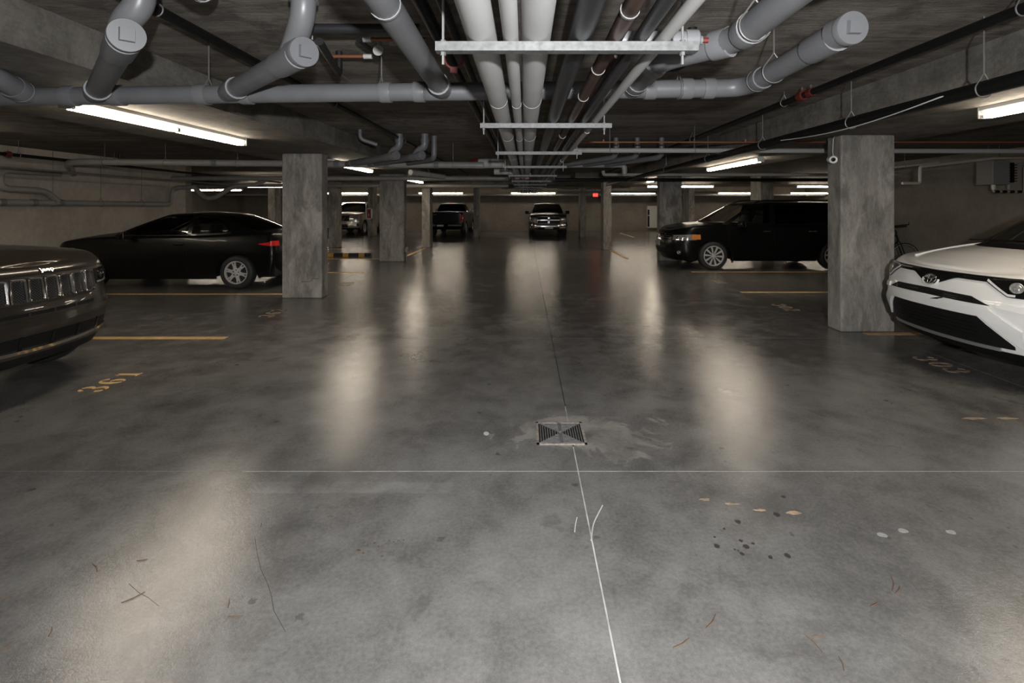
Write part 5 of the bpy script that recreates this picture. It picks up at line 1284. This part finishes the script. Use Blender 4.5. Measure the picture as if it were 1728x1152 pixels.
# ---- pickups
def pickup(label, loc, rz, paint, L, W, hoodz, roofz, bedz, name='pickup_truck'):
    t = thing(name, label, 'pickup truck', loc, rz, local=True)
    c = Car(L, W,
            nose=[(0.3, -0.10), (0.42, -0.01), (0.55, 0.0), (0.65, -0.03), (0.85, -0.04), (hoodz - 0.04, -0.10), (hoodz, -0.18)],
            tail=[(0.3, -L + 0.06), (0.5, -L), (bedz, -L)],
            sec=[(0.25, 0.93), (0.5, 0.985), (0.7, 1.0), (0.95, 0.985), (1.1, 0.955), (1.25, 0.92)],
            top=[(0.0, hoodz), (-0.2, hoodz + 0.01), (-1.1, hoodz + 0.07), (-1.4, bedz - 0.05), (-L * 0.55, bedz - 0.04), (-L * 0.6, bedz), (-L, bedz)],
            bot=[(0.0, 0.34), (-0.4, 0.32), (-L + 0.5, 0.32), (-L, 0.42)],
            wheels=[-0.92, -L + 1.12], wr=0.37, ar=0.44, xs=-0.40, xr=-L + 0.18, pf=3.2, pr=6.0, sh=0.05,
            crown=[(-L, 0.0), (-1.2, 0.04), (-0.3, 0.04), (0, 0.01)])
    obj('body', c.shell(), paint, t, 38); chassis(c, t)
    zb = bedz - 0.05; xe = -L * 0.60
    st = [(-1.12, 0, hoodz + 0.10, -1.85, 0, roofz - 0.03), (-1.35, W * 0.84, zb, -1.98, W * 0.66, roofz - 0.045), (-1.5, W * 0.88, zb, -2.08, W * 0.68, roofz - 0.04), (-2.3, W * 0.89, zb, -2.35, W * 0.69, roofz - 0.03), (-2.42, W * 0.89, zb, -2.45, W * 0.69, roofz - 0.03), (xe + 0.15, W * 0.88, zb, xe + 0.22, W * 0.68, roofz - 0.035), (xe, W * 0.82, zb, xe + 0.1, W * 0.64, roofz - 0.045), (xe - 0.06, 0, zb, xe + 0.05, 0, roofz - 0.04)]
    greenhouse(t, st, [('windscreen', 0.03, 0.94, 'glass_dark'), None, ('side_window', 0.05, 0.9, 'glass'), None, ('side_window', 0.05, 0.9, 'glass_dark'), None, ('rear_window', 0.15, 0.85, 'glass_dark')], paint, 0.04)
    for x in c.wheels:
        for sg in (1, -1): wheel(t, x, sg * (W - 0.015), 0.37, 0.25, 'six', 'alloy', 0.62)
    mirrors(t, -1.62, W * 0.94, zb + 0.08, 'black', h=0.085, w=0.10)
    handles(c, t, (-2.25, xe + 0.4), zb - 0.18, 'black'); seams(c, t, (-1.4, -2.4, xe + 0.05), 0.4, zb - 0.05)
    return t, c
# graphite pickup facing us
t, c = pickup('dark graphite pickup truck facing the viewer down the aisle', (1.15, 24.1, 0), -PI / 2, 'p_grey', 5.3, 0.94, 1.07, 1.66, 1.15)
gy0, gy1 = 0.64, 1.0
g_ = obj('grille', c.band(lin(c.S(-0.56), c.S(0.56), 30), lambda s: gy0, lambda s: gy1, 0.004, 0.02, 5), 'black', t, 40)
def ringband(c, t, par, y0, y1, z0, z1, w, m, off=0.012, name='grille_frame'):
    bm = bmesh.new(); pts = []
    for (a, b) in ([(y, z1) for y in lin(y0, y1, 14)] + [(y1, z) for z in lin(z1, z0, 5)[1:]] + [(y, z0) for y in lin(y1, y0, 14)[1:]] + [(y0, z) for z in lin(z0, z1, 5)[1:]]):
        pts.append(c.P(c.S(a), b, off))
    tube(bm, pts, w, 8, False); return obj(name, bm, m, par, 60)
ringband(c, t, g_, -0.55, 0.55, gy0 + 0.02, gy1 - 0.02, 0.02, 'chrome')
obj('grille_crossbar', c.band(lin(c.S(-0.55), c.S(0.55), 24), lambda s: 0.80, lambda s: 0.845, 0.018, 0.02, 1), 'chrome', g_, 40)
obj('grille_crossbar', c.band(lin(c.S(-0.05), c.S(0.05), 4), lambda s: gy0, lambda s: gy1, 0.020, 0.02, 3), 'chrome', g_, 40)
o = obj('emblem', lathe_axis(bmesh.new(), c.P(0.001, 0.90, 0.024), (1, 0, 0), [(0, 0.075), (0.015, 0.06), (0.02, 0.001)], 7), 'chrome', g_, 40)
b_ = obj('chrome_bumper', c.band(lin(-0.95, 0.95, 40), lambda s: 0.36 + 0.02 * abs(s), lambda s: 0.60, 0.03, 0.04, 4), 'chrome', t, 40)
obj('bumper_opening', c.band(lin(c.S(-0.52), c.S(0.52), 20), lambda s: 0.40, lambda s: 0.49, 0.034, 0.02, 2), 'black', b_)
obj('front_plate', B((0.045, -0.2, 0.40), (0.055, 0.2, 0.50)), 'plate', b_)
for sg in (1, -1):
    h = obj('headlight', c.band(lin(sg * c.S(0.60), sg * 1.0, 14), lambda s: 0.72, lambda s: 0.94, 0.008, 0.02, 4), 'lens', t, 40)
    obj('turn_lamp', c.band(lin(sg * 0.84, sg * 1.03, 6), lambda s: 0.78, lambda s: 0.92, 0.012, 0.012, 2), 'amber', h, 40)
    obj('fog_lamp', c.band(lin(sg * 0.70, sg * 0.84, 6), lambda s: 0.42, lambda s: 0.52, 0.036, 0.012, 2), 'lens', b_, 40)
    p_ = obj('hood_scoop', B((-0.9, sg * 0.42, 1.10), (-0.25, sg * 0.5, 1.125), 0.01), 'p_grey', t, 40)
# silver pickup
t, c = pickup('silver pickup truck half hidden behind the pale-edged column', (-9.3, 25.0, 0), -PI / 2, 'p_silver', 4.95, 0.97, 1.10, 1.73, 1.2)
g_ = obj('grille', c.band(lin(c.S(-0.46), c.S(0.46), 26), lambda s: 0.74, lambda s: 1.02, 0.004, 0.02, 4), 'black', t, 40)
for sg in (1, -1):
    obj('grille_strut', c.patch([[(c.S(sg * (0.14 + 0.16 * k / 4 - 0.03)), 0.76 + 0.25 * k / 4), (c.S(sg * (0.14 + 0.16 * k / 4 + 0.03)), 0.76 + 0.25 * k / 4)] for k in range(5)], 0.014, 0.02), 'chrome', g_, 40)
    h = obj('headlight', c.band(lin(sg * c.S(0.50), sg * 1.0, 14), lambda s: 0.79 + 0.03 * abs(s), lambda s: 0.93 + 0.11 * abs(s), 0.008, 0.02, 4), 'lens', t, 40)
    obj('turn_lamp', c.band(lin(sg * 0.74, sg * 1.05, 8), lambda s: 0.90, lambda s: 1.02, 0.012, 0.012, 2), 'amber', h, 40)
    p, ux, uz, n = c.frame(sg * 0.62, 0.56, 0.004); obj('fog_lamp', lathe_axis(bmesh.new(), p, n, [(0, 0.07), (0.012, 0.07), (0.014, 0.055), (0.006, 0.045), (0.012, 0.001)], 16), 'black_gloss', t, 40)
obj('bumper_line', c.band(lin(-1.0, 1.0, 40), lambda s: 0.735, lambda s: 0.755, 0.012, 0.016, 1), 'chrome', t, 40)
obj('lower_intake', c.band(lin(c.S(-0.4), c.S(0.4), 20), lambda s: 0.42, lambda s: 0.60, 0.005, 0.02, 2), 'black', t, 40)
obj('chin_lip', c.band(lin(-0.95, 0.95, 36), lambda s: 0.33, lambda s: 0.40, 0.006, 0.02, 2), 'black', t, 40)
# navy pickup seen from behind
t, c = pickup('near-black pickup truck seen from behind beside the slim column', (-3.9, 29.5, 0), PI / 2, 'p_navy', 5.2, 0.91, 1.08, 1.66, 1.22)
SRr = lambda y: c.SR(abs(y))
obj('tailgate', c.patch([[(c.SR(y) if y >= 0 else -abs(c.SR(abs(y))), z) for y in (lin(0.02, 0.66, 8))] for z in lin(0.66, 1.17, 5)], 0.006, 0.02), 'p_navy', t, 40)
obj('tailgate', c.patch([[(-c.SR(y), z) for y in lin(0.02, 0.66, 8)] for z in lin(0.66, 1.17, 5)], 0.006, 0.02), 'p_navy', t, 40)
obj('tailgate_cap', B((-5.21, -0.86, 1.205), (-5.14, 0.86, 1.235), 0.008), 'chrome', t, 40)
obj('tailgate_badge', B((-5.222, 0.42, 1.07), (-5.21, 0.58, 1.10)), 'chrome', t)
rb_ = obj('rear_bumper', B((-5.33, -0.86, 0.48), (-5.17, 0.86, 0.64), 0.025), 'black_gloss', t, 40)
obj('number_plate', B((-5.338, -0.02 + 0.08, 0.51), (-5.33, 0.38, 0.60)), 'plate', rb_)
obj('bumper_chrome', B((-5.338, -0.82, 0.53), (-5.328, -0.16, 0.61), 0.004), 'chrome', rb_); obj('bumper_chrome', B((-5.338, 0.45, 0.53), (-5.328, 0.82, 0.61), 0.004), 'chrome', rb_)
for sg in (1, -1):
    h = obj('tail_light', B((-5.215, sg * 0.74, 0.70), (-5.12, sg * 0.885, 1.08), 0.012), 'red_lens', t, 40)
    obj('reverse_lamp', B((-5.22, sg * 0.76, 0.74), (-5.213, sg * 0.87, 0.78)), 'lens', h)
obj('high_brake_lamp', B((-3.10, -0.16, 1.665), (-3.06, 0.16, 1.705), 0.006), 'red_lens', t, 40)
for sg in (1, -1): obj('cargo_lamp', B((-3.105, sg * 0.17, 1.668), (-3.06, sg * 0.26, 1.70), 0.006), 'lens', t, 40)

# ---- bicycle leaning at the right wall
def bicycle():
    t = thing('bicycle', 'dark bicycle standing by the right wall behind the stained column', 'bicycle', (8.1, 11.3, 0))
    y = 11.3; dx = -0.5; fx, rx, r = 9.12 + dx, 8.10 + dx, 0.335
    for x in (fx, rx):
        w = obj('wheel', tube(bmesh.new(), [(x + r * math.cos(a), y, r + 0.012 + r * math.sin(a)) for a in lin(0, 2 * PI, 40)], 0.014, 8, False), 'rubber', t, 60)
        obj('rim', tube(bmesh.new(), [(x + (r - .018) * math.cos(a), y, r + 0.012 + (r - .018) * math.sin(a)) for a in lin(0, 2 * PI, 40)], 0.007, 6, False), 'alloy', w, 60)
        bm = bmesh.new()
        for k in range(16):
            a = 2 * PI * k / 16; tube(bm, [(x, y + (0.03 if k % 2 else -0.03), r + 0.012), (x + (r - .02) * math.cos(a), y, r + 0.012 + (r - .02) * math.sin(a))], 0.0014, 4)
        tube(bm, [(x, y - 0.04, r + .012), (x, y + 0.04, r + .012)], 0.02, 8); obj('spokes', bm, 'rod', w)
    zc = r + 0.012; bb = (8.02, y, 0.29); sd = (7.88, y, 0.80); hd = (8.43, y, 0.86); h2 = (8.47, y, 0.74)
    bm = bmesh.new()
    for a, b, q in ((bb, sd, 0.016), (sd, hd, 0.015), (bb, h2, 0.018), (hd, h2, 0.02)): tube(bm, [a, b], q, 10)
    for s in (-0.05, 0.05):
        tube(bm, [(bb[0], y + s * 0.4, bb[2]), (rx, y + s, zc)], 0.009, 8); tube(bm, [(sd[0], y + s * 0.3, sd[2]), (rx, y + s, zc)], 0.008, 8)
    obj('frame', bm, 'black', t, 50)
    bm = bmesh.new()
    for s in (-0.05, 0.05): tube(bm, [(h2[0], y + s * 0.4, h2[2]), (8.49, y + s, 0.68), (fx, y + s, zc)], 0.012, 8)
    obj('fork', bm, 'black', t, 50)
    hb = obj('handlebar', T(fillet([(8.43, y, 0.86), (8.42, y, 0.98), (8.00, y, 1.03)], 0.04), 0.014, 8), 'black', t, 50)
    obj('grip_bar', T(fillet([(8.45, y - 0.28, 1.08), (8.00, y - 0.1, 1.03), (8.00, y + 0.1, 1.03), (8.45, y + 0.28, 1.08)], 0.06), 0.013, 8), 'black', hb, 50)
    obj('brake_lever', T([(8.00, y - 0.2, 1.06), (8.53, y - 0.24, 1.12), (8.52, y - 0.25, 1.17)], 0.012, 8), 'black', hb)
    obj('seat_post', T([sd, (7.85, y, 0.94)], 0.013, 8), 'rod', t)
    bm = bmesh.new(); prism(bm, [(7.72, -0.07), (7.76, -0.08), (7.90, -0.03), (8.00, -0.015), (8.00, 0.015), (7.90, 0.03), (7.76, 0.08), (7.72, 0.07)], 2, 0.94, 0.985)
    for v in bm.verts: v.co.y += y
    obj('saddle', bm, 'black', t)
    ck = obj('chainring', lathe_axis(bmesh.new(), (bb[0], y - 0.045, bb[2]), (0, 1, 0), [(0, 0.09), (0.006, 0.09)], 20), 'rod', t)
    obj('crank', T([(bb[0] - 0.12, y - 0.07, bb[2] + 0.12), (bb[0] + 0.12, y + 0.07, bb[2] - 0.12)], 0.01, 6), 'rod', ck)
bicycle()
